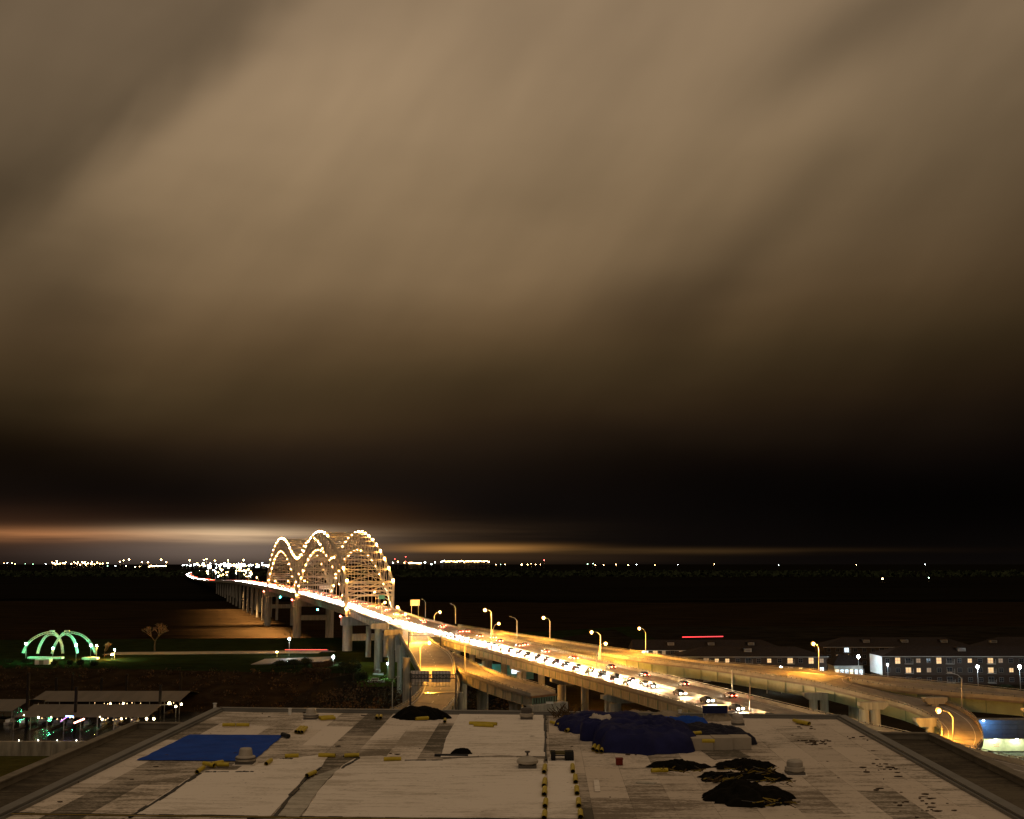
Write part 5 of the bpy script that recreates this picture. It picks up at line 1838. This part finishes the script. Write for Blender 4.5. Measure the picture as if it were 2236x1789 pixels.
mem_clean = membrane_mat("membrane_clean", (.70, .62, .53), (.33, .28, .215), .41, .16, soft=.14)
mem_dirty = membrane_mat("membrane_dirty", (.62, .54, .45), (.20, .17, .125), .47, .2, soft=.14)
mem_stain = membrane_mat("membrane_stained", (.44, .38, .31), (.11, .095, .07), .52, .25, soft=.16)
mem_tan = membrane_mat("membrane_tan", (.58, .50, .41), (.22, .18, .135), .43, .14, soft=.13)  # darker, tanner base for the sheets on the right half
mem_new = membrane_mat("membrane_new", (.80, .73, .64), (.50, .44, .36), .36, .06, 0, .2)
mem_grey = membrane_mat("membrane_grey", (.50, .46, .39), (.28, .26, .21), .5, .1, soft=.2)
low_mat = membrane_mat("lower_roof_felt", (.115, .095, .065), (.045, .036, .024), .5, .1, soft=.16)
coping = mat("coping_metal", (.17, .165, .15), .5, metal=.2, var=.2, scale=.5)
coping_l = mat("coping_stone", (.20, .175, .135), .8, var=.3, scale=.6)
black_m = mat("black_membrane", (.008, .008, .008), .55, var=.4)

# structural slab under the sheets, raised edge walls, lower roofs, outer walls
MB().slab([(q.x, q.y) for q in (FL, FR, NR2, NL2)], LZ + .02, RZ - .03).build("roof_slab", mat("roof_underlay", (.16, .14, .11), .9), bld)
lf0, lf1 = at(296, 1574, z=LZ + .6), at(2033, 1597, z=LZ + .6)
ln0, ln1 = at(0, 1698, z=LZ + .6), at(2236, 1692, z=LZ + .6)
LN0, LN1 = extend(lf0, ln0, 30.0), extend(lf1, ln1, 30.0)
MB().slab([(q.x, q.y) for q in (lf0, lf1, LN1, LN0)], LZ - .5, LZ).build("lower_roof", low_mat, bld)
MB().slab([(q.x, q.y) for q in (lf0, lf1, LN1, LN0)], WG - LZ * 0, LZ - .52).build("outer_wall", mat("warehouse_wall", (.22, .19, .15), .9, var=.2), bld)
for (a, b_, w, h, m_, nm) in ((lf0, LN0, .55, .38, coping_l, "lower_parapet"), (lf1, LN1, .55, .38, coping_l, "lower_parapet"), (lf0, lf1, .5, .38, coping_l, "lower_parapet")):
    aa, bb = a.copy(), b_.copy(); aa.z = bb.z = LZ + h / 2
    MB().bar(aa, bb, w, h).build(nm, m_, bld)
    aa.z = bb.z = LZ + h + .05
    MB().bar(aa, bb, w + .14, .10).build("coping", m_, bld)
for (a, b_, nm) in ((FL, NL2, "roof_edge"), (FR, NR2, "roof_edge"), (FL, FR, "roof_edge")):
    aa, bb = a.copy(), b_.copy(); aa.z = bb.z = RZ + .09
    n = 14
    for k in range(n):
        p_, q_ = aa.lerp(bb, k / n), aa.lerp(bb, (k + .996) / n)
        MB().bar(p_, q_, .62, .42 if nm else .4).build("edge_flashing", coping, bld)
    d = (bb - aa).normalized(); side = Vector((-d.y, d.x, 0))
    for sg in (1, -1):
        r_ = side * .40 * sg
        MB().bar(aa + r_ + Vector((0, 0, .0)), bb + r_ + Vector((0, 0, .0)), .12, .16).build("metal_cleat", coping, bld)

# membrane sheets laid in strips running away from the camera
def rq(u, v, h=0):
    a, b_ = FL.lerp(FR, u), NL2.lerp(NR2, u)
    q = a.lerp(b_, v); return Vector((q.x, q.y, RZ + h))
rnd = random.Random(5)
NS = 24
for i in range(NS):
    u0, u1 = i / NS, (i + 1) / NS
    v = 0.0
    um = (u0 + u1) / 2
    state = 0
    while v < .999:
        L = rnd.uniform(.05, .16)
        v1 = min(1, v + L)
        if 1 - v1 < .04:
            v1 = 1
        r_ = rnd.random()
        p_st = .30 if um < .42 else .16
        if state and r_ < .55:
            pass
        else:
            r2 = rnd.random()
            state = 2 if r2 < p_st * .55 else 1 if r2 < p_st * 1.7 else 0
        if um > .6 and state == 2:
            state = 1
        m_ = ((mem_clean if um < .5 else mem_tan), mem_dirty, mem_stain)[state]
        th = rnd.uniform(.010, .022)
        e = .00012
        b = MB()
        c = [rq(u0 + e, v + e), rq(u1 - e, v + e), rq(u1 - e, v1 - e), rq(u0 + e, v1 - e)]
        b.add(c + [q + Vector((0, 0, th)) for q in c], [(3, 2, 1, 0), (4, 5, 6, 7), (0, 1, 5, 4), (1, 2, 6, 5), (2, 3, 7, 6), (3, 0, 4, 7)])
        b.build("membrane_sheet", m_, bld)
        v = v1


def patch(pts, h, th, m_, name, parent=None, label=None, cat=None, ragged=.05):
    rnd_ = random.Random(len(pts) * 31 + int(pts[0][0]))
    P_ = []
    n = len(pts)
    for i in range(n):
        a, b_ = rp(*pts[i]), rp(*pts[(i + 1) % n])
        P_.append(a)
        k = int((b_ - a).length / .9)
        for j in range(1, k):
            q = a.lerp(b_, j / k)
            P_.append(q + Vector((rnd_.uniform(-ragged, ragged), rnd_.uniform(-ragged, ragged), 0)))
    o = MB().slab([(q.x, q.y) for q in P_], RZ + h, RZ + h + th).build(name, m_, parent)
    if label:
        tag(o, label, cat)
    return o


patch([(283, 1784), (345, 1748), (438, 1688), (462, 1684), (500, 1685), (540, 1682), (566, 1672), (592, 1662), (640, 1657), (700, 1651), (718, 1654), (700, 1678), (672, 1697), (648, 1722), (632, 1740), (612, 1762), (590, 1786)], .045, .03, mem_new, "roof_patch", None, "large new white membrane patch left of centre below the blue tarp", "roof membrane")
patch([(632, 1741), (655, 1716), (690, 1696), (742, 1678), (700, 1722), (655, 1786), (596, 1786), (614, 1762)], .04, .02, mem_grey, "roof_patch", None, "grey torn membrane strip between the two big white patches", "roof membrane")
patch([(658, 1787), (702, 1722), (745, 1676), (782, 1655), (832, 1653), (884, 1661), (960, 1662), (1010, 1658), (1090, 1656), (1188, 1660), (1190, 1789)], .045, .03, mem_new, "roof_patch", None, "widest white membrane patch in the middle foreground", "roof membrane")
patch([(1006, 1556), (1186, 1556), (1191, 1654), (1092, 1652), (962, 1656), (976, 1610)], .042, .03, mem_new, "roof_patch", None, "white membrane patch reaching the far roof edge in the centre", "roof membrane", .03)
patch([(1196, 1657), (1252, 1650), (1262, 1710), (1272, 1791), (1194, 1791)], .05, .03, mem_new, "roof_patch", None, "narrow white walkway sheet between two rows of yellow tubes", "roof membrane", .02)
patch([(691, 1696), (712, 1652), (752, 1652), (782, 1655), (745, 1677), (700, 1692)], .034, .02, mem_stain, "roof_patch", None, "dark exposed underlay where the white sheet is torn back", "roof membrane")
patch([(1530, 1640), (1600, 1637), (1640, 1655), (1560, 1660)], .04, .02, mem_stain, "roof_patch", None, "dark rectangular stain sheet right of the big tarp", "roof membrane")

# black torn edges
BL = [[(540, 1786), (596, 1786), (632, 1741), (672, 1697), (700, 1676)], [(440, 1687), (500, 1686)], [(515, 1686), (552, 1686)], [(283, 1785), (345, 1749), (436, 1690)], [(612, 1657), (640, 1658)], [(750, 1652), (782, 1656), (745, 1679)],
      [(884, 1661), (966, 1661)], [(949, 1649), (1000, 1648)], [(1190, 1560), (1192, 1660)]]
for k, pl in enumerate(BL):
    b = MB(); rr = random.Random(k)
    pts = resample([rp(x, y, .06) for x, y in pl], 10) if len(pl) > 2 else [rp(*pl[0], .06).lerp(rp(*pl[1], .06), i / 7) for i in range(8)]
    for p_, q_ in zip(pts, pts[1:]):
        w = rr.uniform(.08, .28)
        b.bar(p_, q_ + Vector((rr.uniform(-.06, .06), rr.uniform(-.05, .05), 0)), w, rr.uniform(.05, .12))
    o = b.build("torn_edge", black_m, bld)
b = MB()
e0, e1 = rp(14, 1777, .05), rp(1250, 1793, .05)
for k in range(40):
    b.bar(e0.lerp(e1, k / 40), e0.lerp(e1, (k + 1.02) / 40) + Vector((0, random.uniform(-.03, .03), 0)), .16, random.uniform(.06, .14))
b.build("cover_strip", black_m, bld)
b = MB(); b.bar(rp(14, 1777, .14), rp(1250, 1793, .14), .035, .03); b.build("cover_trim", mat("yellow_trim", (.35, .25, .05), .5), bld)

# blue tarpaulin laid flat
tarp_m = mat("blue_tarpaulin", (0.017, 0.068, 0.36), .8, var=.15, scale=.7, bump=.6, dark=(.013, .048, .26))
navy_m = mat("navy_tarpaulin", (0.016, 0.018, 0.075), .7, var=.35, scale=.8, bump=.9, spec=.08)
from mathutils import noise as mnoise
tq = [rp(299, 1662), rp(552, 1664), rp(620, 1607), rp(414, 1606)]
NX, NY = 90, 44
vs, fs = [], []
for j in range(NY + 1):
    for i in range(NX + 1):
        u, v = i / NX, j / NY
        q = tq[0].lerp(tq[1], u).lerp(tq[3].lerp(tq[2], u), v)
        w = mnoise.noise(Vector((q.x * .35, q.y * 1.1, 2))) * .5 + abs(mnoise.noise(Vector((q.x * .9 + q.y * .4, q.y * .5, 7)))) * .6 + mnoise.noise(q * 2.3) * .2
        edge = min(u, 1 - u, v, 1 - v)
        wob = .10 * mnoise.noise(Vector((q.x * .8, q.y * .8, 4))) if edge == 0 else 0
        vs.append(q + Vector((wob, wob, .06 + .10 * max(0, w) * (1 if edge > 0 else .3))))
for j in range(NY):
    for i in range(NX):
        a = j * (NX + 1) + i
        fs.append((a, a + 1, a + NX + 2, a + NX + 1))
o = MB().add(vs, fs).build("blue_tarp", tarp_m, None, smooth=True)
tag(o, "flat blue tarpaulin sheet on the left of the roof", "tarpaulin")
o = MB().tube([rp(617, 1604, .2), rp(630, 1608, .2)], .16, 8).build("rolled_tarp", black_m); tag(o, "short black roll at the blue tarpaulin's far right corner", "roll")


# heaps and draped tarpaulins
from mathutils import noise as mnoise


def heap(px, py, wpx, hpx, dep, m_, name, label, cat, flat=.0, rough=.25, seed=0, box=2.2, n=26, rz=0.0, extra=None, lift=0.0):
    """wrinkled mound: px,py near base centre; wpx,hpx size in the photograph; dep depth in metres"""
    c = rp(px, py)
    s = c.y / F
    hw, H = wpx * s / 2, hpx * s
    so = Vector((seed * 7.3, seed * 3.1, seed * 1.7))
    vs, fs = [], []
    rows, cols = 22, 64
    cy = c.y + dep / 2
    for i in range(rows + 1):
        t_ = i / rows
        for k in range(cols):
            a = 2 * math.pi * k / cols
            x, y = math.cos(a), math.sin(a)
            dv = Vector((x * 1.6, y * 1.6, 0)) + so
            ex = 1 + rough * (.55 * mnoise.noise(dv) + .55 * mnoise.noise(dv * 3.1) + .4 * mnoise.noise(dv * 7.7))
            if box > 2:
                m = (abs(x) ** box + abs(y) ** box) ** (1 / box); x /= m; y /= m
            X, Y_ = x * t_ * ex * hw, y * t_ * ex * dep / 2
            prof = max(0, 1 - t_ ** (2.2 + flat * 7)) ** (.8 if not flat else .6)
            q3 = Vector((X * .9, Y_ * .9, 0)) + so
            z = H * prof * (1 + rough * (1.3 * mnoise.noise(q3 * .55) + .8 * mnoise.noise(q3 * 1.4)))
            # folds of the cloth
            z += .30 * prof ** .5 * (.35 - abs(mnoise.noise(Vector((q3.x * 1.1, q3.y * 2.4, 5)))) * 1.6) + .05 * mnoise.noise(q3 * 5) * prof ** .5
            vs.append(Vector((c.x + X * math.cos(rz) - Y_ * math.sin(rz), cy + X * math.sin(rz) + Y_ * math.cos(rz), RZ + .03 + lift + max(0, z))))
    for i in range(rows):
        for k in range(cols):
            k2 = (k + 1) % cols
            fs.append((i * cols + k, i * cols + k2, (i + 1) * cols + k2, (i + 1) * cols + k))
    b = MB().add(vs, fs)
    o = b.build(name, m_, None, smooth=True)
    return tag(o, label, cat)


dark_heap = mat("dark_heap_cloth", (.007, .006, .004), .9, var=.5, scale=2, bump=.6)
heap(1325, 1604, 196, 26, 7.0, navy_m, "covered_stack", "navy tarpaulin over stacked material, back left of the pile", "covered stack", flat=.5, rough=.18, seed=1, box=4, n=40)
heap(1352, 1580, 60, 14, 1.6, dark_heap, "covered_stack", "low dark stack behind the navy tarpaulins at the roof edge", "covered stack", seed=4, box=3)
heap(1296, 1620, 54, 40, 2.0, navy_m, "covered_stack", "small navy covered block at the left front of the pile", "covered stack", flat=.8, rough=.12, seed=2, box=5)
heap(1425, 1648, 236, 46, 9.0, navy_m, "covered_stack", "largest navy tarpaulin mound in the middle of the pile", "covered stack", flat=.5, rough=.25, seed=3, box=3, n=44)
heap(1478, 1604, 150, 24, 3.6, tarp_m, "covered_stack", "bright blue tarpaulin lying over the back right of the pile", "covered stack", flat=.7, rough=.15, seed=5, box=4, n=36, lift=.05)
heap(1560, 1632, 190, 26, 5.6, mat("black_tarpaulin", (.010, .010, .022), .7, var=.4, scale=1, bump=.4), "covered_stack", "black edged tarpaulin tail at the right end of the pile", "covered stack", flat=.6, rough=.2, seed=6, box=3, n=36)
heap(1310, 1602, 58, 42, 1.6, mat("pale_cloth", (.50, .44, .38), .85, var=.2, scale=2, bump=.5), "pale_sheet", "crumpled pale sheet between the navy covered blocks", "sheet", flat=.2, rough=.5, seed=7)
heap(1398, 1566, 74, 12, 1.6, mat("tan_cloth", (.30, .25, .18), .85, var=.2, scale=2), "sand_bag_heap", "low tan heap behind the pile, left one", "heap", seed=8)
heap(1462, 1568, 70, 11, 1.6, MATS["tan_cloth"], "sand_bag_heap", "low tan heap behind the pile, right one", "heap", seed=9)
heap(1572, 1576, 66, 16, 1.8, MATS["tan_cloth"], "sand_bag_heap", "tan heap left of the small vent by the far edge", "heap", seed=10)
heap(917, 1574, 118, 22, 3.4, dark_heap, "dark_heap", "black covered heap against the far roof edge below the exit ramp", "heap", flat=.0, rough=.3, seed=11)
heap(1487, 1686, 116, 12, 2.4, dark_heap, "dark_heap", "low black heap with a yellow tube at its left end", "heap", rough=.5, seed=12)
heap(1635, 1684, 130, 11, 2.4, dark_heap, "dark_heap", "rearmost black heap of the right hand group", "heap", rough=.55, seed=13)
heap(1582, 1709, 100, 12, 2.4, dark_heap, "dark_heap", "left black heap of the right hand group with yellow scraps", "heap", rough=.55, seed=14)
heap(1678, 1709, 106, 12, 2.4, dark_heap, "dark_heap", "right black heap of the right hand group", "heap", rough=.5, seed=15)
heap(1650, 1764, 190, 30, 4.2, dark_heap, "dark_heap", "largest smooth black dome shaped heap at the lower right", "heap", rough=.35, seed=16, n=40)
heap(1008, 1651, 46, 11, 1.0, dark_heap, "dark_bag", "small black bag on the black strip in the middle of the roof", "bag", rough=.3, seed=17)
for k, (px, py, w) in enumerate(((1535, 1641, 46), (1580, 1640, 40), (1621, 1639, 40))):
    q = rp(px, py)
    s = q.y / F
    o = MB().box((q.x, q.y + .8, RZ + .42), (w * s, 1.5, .76)).build("insulation_box", mat("pale_board", (.40, .35, .28), .8, var=.15), None)
    tag(o, ["leftmost", "middle", "rightmost"][k] + " pale insulation box showing under the tarpaulin tail", "box", "insulation boxes under the tarpaulin")

# broken boards and wrappers lying on the heaps
for (px, py, w, n_, lab) in ((1640, 1684, 100, 40, "loose boards sticking out of the rearmost black heap"), (1580, 1702, 80, 36, "yellowish wrappers on the left black heap of the group"), (1690, 1706, 70, 22, "scraps on the right black heap of the group"), (1690, 1752, 90, 26, "scraps at the foot of the big black dome"), (1490, 1682, 90, 18, "scraps on the low black heap")):
    b = MB(); rr = random.Random(px)
    for _ in range(n_):
        q = rp(px + rr.uniform(-w / 2, w / 2), py + rr.uniform(-5, 6), rr.uniform(.1, .75))
        d = Vector((rr.uniform(-.7, .7), rr.uniform(-.3, .3), rr.uniform(-.12, .2)))
        b.bar(q, q + d, rr.uniform(.03, .14), .02, mi=rr.randrange(3))
    o = b.build("heap_scraps", [mat("scrap_brown", (.07, .045, .02), .9), mat("scrap_yellow", (.22, .16, .02), .7), mat("scrap_black", (.01, .01, .01), .5)])
    tag(o, lab, None, None, "stuff")
# vents
vent_m = mat("vent_metal", (.42, .38, .32), .5, metal=.2, var=.2, scale=1)
vent_d = mat("vent_dark_band", (.10, .09, .08), .6, var=.2)


def vent(px, py, wpx, hpx, style, label):
    q = rp(px, py)
    s = q.y / F
    w, h = wpx * s / 2, hpx * s
    v = empty("roof_vent", q, label, "roof vent", "mushroom vents on the roof")
    MB().box((q.x, q.y + w, q.z + h * .12), (w * 1.75, w * 1.75, h * .24)).build("curb", vent_d, v)
    MB().box((q.x, q.y + w, q.z + .04), (w * 2.2, w * 2.2, .05)).build("flange", mem_new, v)
    c = (q.x, q.y + w, q.z)
    if style == "bucket":
        MB().lathe([(w * .98, h * .24), (w * 1.02, h * .34), (w * .98, h * .5), (w * .72, h * .56), (w * .62, h * .93), (w * .55, h)], 24, c).build("hood", vent_m, v, smooth=False)
        MB().lathe([(w * 1.04, h * .36), (w * 1.06, h * .40), (w * 1.04, h * .44)], 24, c).build("band", vent_d, v)
    elif style == "wide":
        MB().lathe([(w * .8, h * .24), (w * 1.05, h * .34), (w * 1.05, h * .48), (w * .8, h * .6), (w * .35, h * .72), (w * .1, h * .75)], 24, c).build("hood", vent_m, v)
        MB().lathe([(w * .1, h * .7), (w * .1, h * .9), (w * .26, h * .93), (w * .26, h)], 12, c).build("knob", vent_d, v)
    else:
        MB().lathe([(w * .9, h * .24), (w * 1.0, h * .3), (w * 1.0, h * .52), (w * .8, h * .56)], 24, c).build("hood", vent_m, v)
        MB().lathe([(w * .8, h * .56), (w * .82, h * .62), (w * .80, h * .86), (w * .66, h * .97), (w * .3, h)], 24, c).build("cap", vent_d if style == "dark" else vent_m, v)


vent(531, 1673, 42, 34, "bucket", "bucket shaped vent at the near right corner of the flat blue tarpaulin")
vent(676, 1574, 32, 24, "bucket", "bucket shaped vent near the far edge left of centre")
vent(1150, 1574, 30, 26, "dark", "round vent with a dark cap near the far edge in the centre")
vent(1152, 1682, 44, 36, "wide", "wide low vent with a knob beside the yellow tubes")
vent(1614, 1587, 28, 24, "cap", "round capped vent near the far edge right of the big pile")
vent(1741, 1696, 42, 32, "cap", "round capped vent right of the black heaps")

# yellow tubes
tube_m = mat("yellow_plastic", (.50, .38, .02), .45, var=.2, scale=3)
tube_in = mat("tube_inside", (.03, .022, .008), .9)


def ytube(x0, y0, x1, y1, label, r=.125, lift=0.0, group="yellow protective tubes lying on the roof"):
    a, b_ = rp(x0, y0, r + .06 + lift), rp(x1, y1, r + .06 + lift)
    if (b_ - a).length < .5:
        b_ = a + (b_ - a).normalized() * .5
    o = empty("yellow_tube", (a + b_) / 2, label, "yellow tube", group)
    MB().tube([a, a.lerp(b_, .5) + Vector((0, 0, .01)), b_], r, 12, cap=False).tube([a, b_], r * .82, 12, cap=False).build("tube_shell", tube_m, o, smooth=True)
    MB().tube([a.lerp(b_, .12), a.lerp(b_, .88)], r * .80, 10).build("tube_core", tube_in, o)
    return o


ordn = ["farthest", "second", "third", "fourth", "nearest"]
for k, y in enumerate((1686, 1716, 1735, 1761, 1787)):
    ytube(1188 + (2 if k == 3 else 0), y, 1190 + (2 if k == 3 else 0), y - 14, f"{ordn[k]} yellow tube in the left row along the white walkway sheet", r=.13)
for k, (x, y) in enumerate(((1250, 1685), (1256, 1708), (1259, 1733), (1263, 1760), (1267, 1785))):
    ytube(x + 1, y, x, y - 14, f"{ordn[k]} yellow tube in the right row along the white walkway sheet", r=.13)
T = [(1025, 1579, 1052, 1580, "left tube of the bundle on the far white patch"), (1035, 1583, 1078, 1585, "front tube of the bundle on the far white patch"), (1040, 1579, 1085, 1581, "back tube of the bundle on the far white patch"),
     (486, 1583, 514, 1583, "left of the two end to end tubes above the flat blue tarpaulin"), (516, 1583, 544, 1583, "right of the two end to end tubes above the flat blue tarpaulin"),
     (696, 1567, 728, 1565, "back tube of the bunch right of the far left vent"), (700, 1570, 732, 1568, "front tube of the bunch right of the far left vent"), (646, 1598, 657, 1588, "left tube of the small fan shaped bunch"), (652, 1599, 663, 1588, "middle tube of the small fan shaped bunch"), (659, 1599, 669, 1589, "right tube of the small fan shaped bunch"),
     (445, 1667, 468, 1672, "left tube of the heap at the flat tarp's near edge"), (462, 1669, 486, 1664, "middle tube of the heap at the flat tarp's near edge"), (474, 1670, 500, 1670, "right tube of the heap at the flat tarp's near edge"), (430, 1686, 444, 1676, "tube at the corner of the left white patch"),
     (622, 1651, 652, 1650, "tube on the left white patch's far edge, left one"), (696, 1649, 732, 1650, "tube on the left white patch's far edge, right one"), (752, 1650, 784, 1649, "tube above the black tear"), (838, 1658, 876, 1657, "tube beside the grey panel in the middle"), (581, 1668, 592, 1660, "short tube at the left white patch's upper corner"), (670, 1694, 688, 1686, "tube on the torn edge between the patches"),
     (822, 1568, 824, 1563, "very short tube upright by the far edge"), (831, 1568, 832, 1563, "very short tube next to the upright one"), (908, 1570, 935, 1568, "tube lying on the black heap at the far edge"), (971, 1576, 972, 1571, "short tube right of the black heap at the far edge"),
     (1733, 1573, 1768, 1580, "tube pair leader near the far right corner"), (1740, 1576, 1766, 1581, "tube pair follower near the far right corner"), (1422, 1683, 1458, 1682, "tube at the left end of the low black heap"),
     (1216, 1580, 1236, 1577, "left tube beside the navy pile"), (1203, 1577, 1226, 1583, "lower tube beside the navy pile"), (1295, 1636, 1300, 1626, "left tube of the bunch at the big mound's foot"), (1303, 1640, 1308, 1630, "middle tube of the bunch at the big mound's foot"), (1313, 1641, 1318, 1630, "right tube of the bunch at the big mound's foot"), (1236, 1596, 1243, 1593, "short tube left of the small navy block")]
for (x0, y0, x1, y1, lab) in T:
    ytube(x0, y0, x1, y1, "yellow " + lab, lift=.55 if "lying on the black heap" in lab else .0)
for (x0, y0, x1, y1, lab, lf) in ((1432, 1600, 1457, 1601, "yellow tube resting on the bright blue tarpaulin, left one", 1.0), (1510, 1602, 1530, 1600, "yellow tube resting on the bright blue tarpaulin, right one", .9), (1533, 1618, 1560, 1618, "yellow tube resting on the tarpaulin tail", 1.0), (1426, 1586, 1430, 1578, "short yellow tube on top of the pile", 1.0)):
    a, b_ = rp(x0, y0, lf), rp(x1, y1, lf)
    o = empty("yellow_tube", (a + b_) / 2, lab, "yellow tube", "yellow protective tubes lying on the roof")
    MB().tube([a, b_], .12, 10).build("tube_shell", tube_m, o)

# hand cart
q = rp(1226, 1663)
hc = empty("roof_cart", q, "low black roof cart with rubber wheels at the head of the white walkway", "cart")
MB().box((q.x, q.y + .3, q.z + .48), (1.35, .9, .10)).build("cart_bed", mat("cart_board", (.09, .075, .03), .8), hc)
for dx in (-.5, .35, .62):
    for dy in (0, .6):
        MB().tube([(q.x + dx - .13, q.y + dy, q.z + .29), (q.x + dx + .13, q.y + dy, q.z + .29)], .29, 14).build("wheel", tyre_m, hc)
MB().bar((q.x - .6, q.y + .3, q.z + .3), (q.x + .6, q.y + .3, q.z + .3), .07).build("axle", dark_metal, hc)
q = rp(1353, 1673)
rbx = empty("red_crate", q, "small dark red box standing alone below the navy pile", "box")
MB().box((q.x, q.y + .2, q.z + .22), (.40, .35, .34)).build("box_body", mat("red_plastic", (.16, .02, .01), .6), rbx)
MB().box((q.x, q.y + .2, q.z + .41), (.44, .39, .06)).build("box_lid", mat("red_plastic", (.16, .02, .01), .6), rbx)
# blue banner on the far roof edge
a, b_ = rp(1534, 1557, .0), rp(1588, 1557, .0)
Yb = 93.5
bb = empty("blue_banner", (at(1561, 1555, Y=Yb).x, Yb, RZ), "dark blue rectangular board standing on the far roof edge", "board")
z0, z1 = at(1561, 1558, Y=Yb).z, at(1561, 1541, Y=Yb).z
xw = at(1588, 1550, Y=Yb).x - at(1534, 1550, Y=Yb).x
MB().box((at(1561, 1555, Y=Yb).x, Yb, (z0 + z1) / 2), (xw, .12, z1 - z0)).build("board_panel", mat("banner_blue", (.010, .016, .07), .6, var=.2), bb)
for s in (-.45, .45):
    MB().bar((at(1561, 1555, Y=Yb).x + s * xw, Yb + .12, RZ - .5), (at(1561, 1555, Y=Yb).x + s * xw, Yb + .12, z1), .07).build("board_post", pole_metal, bb)
# small white pipes, scraps and dried plants
b = MB(); rr = random.Random(8)
spots = [(rr.uniform(.9, .975), rr.random()) for _ in range(16)]
for k in range(190):
    u, v = rr.random(), rr.random() ** 1.3
    if rr.random() < .62:
        su, sv = rr.choice(spots); u = su + rr.gauss(0, .012); v = sv + rr.gauss(0, .02)
        if not 0 < v < 1: continue
    q = rq(u, v * .8, .05)
    s = rr.uniform(.03, .15)
    n = rr.randint(4, 7)
    pts = [(q.x + math.cos(6.28 * i / n) * s * rr.uniform(.5, 2.0), q.y + math.sin(6.28 * i / n) * s * rr.uniform(.3, 1)) for i in range(n)]
    b.slab(pts, RZ + .035, RZ + .05 + rr.uniform(0, .05))
o = b.build("roof_debris", mat("debris", (.08, .058, .038), .9, var=.5)); tag(o, "dark scraps and leaves scattered on the roof", None, None, "stuff")
b = MB()
for k in range(70):
    q = rp(1210 + rr.uniform(-22, 22) + 20, 1560 + rr.uniform(-4, 10), .1)
    e = q + Vector((rr.uniform(-.9, .9), rr.uniform(-.2, .5), rr.uniform(.05, .8)))
    b.bar(q, e, .035)
o = b.build("scrap_pile", mat("scrap_wood", (.09, .055, .025), .9, var=.5)); tag(o, "tangle of brown scrap wood at the far edge left of the navy pile", None, None, "stuff")
for (px, py, h, lab) in ((633, 1561, .45, "short white pipe stub near the far edge left of the first vent"), (469, 1548, .4, "white bracket on the far left corner of the roof"), (1322, 1641, .4, "little white bottle at the foot of the navy mound"), (1485, 1566, .5, "white rag hanging by the far edge above the bright blue tarp"), (1302, 1770, .0, "")):
    if not lab:
        continue
    q = rp(px, py)
    o = MB().cyl(q, .13, q.z, q.z + h, 10).cyl(q, .17, q.z + h, q.z + h + .06, 10).build("vent_pipe" if "pipe" in lab else "white_fitting", white_paint)
    tag(o, lab, "roof fitting")
q0, q1 = rp(1391, 1708, .05), rp(1431, 1711, .05)
o = MB().bar(q0, q1, .5, .05).build("loose_panel", mem_grey); tag(o, "narrow loose panel lying left of the black heaps", "panel")
q0, q1 = rp(1302, 1703, .06), rp(1305, 1728, .06)
o = MB().bar(q0, q1, .3, .04).build("loose_panel", mem_new); tag(o, "short white strip on the dark stain right of the walkway", "panel")
q0, q1 = rp(949, 1649, .1), rp(1022, 1650, .1)
o = MB().tube([q0, q1], .09, 8).build("black_pipe", black_m); tag(o, "long black roll lying across the centre patch", "roll")
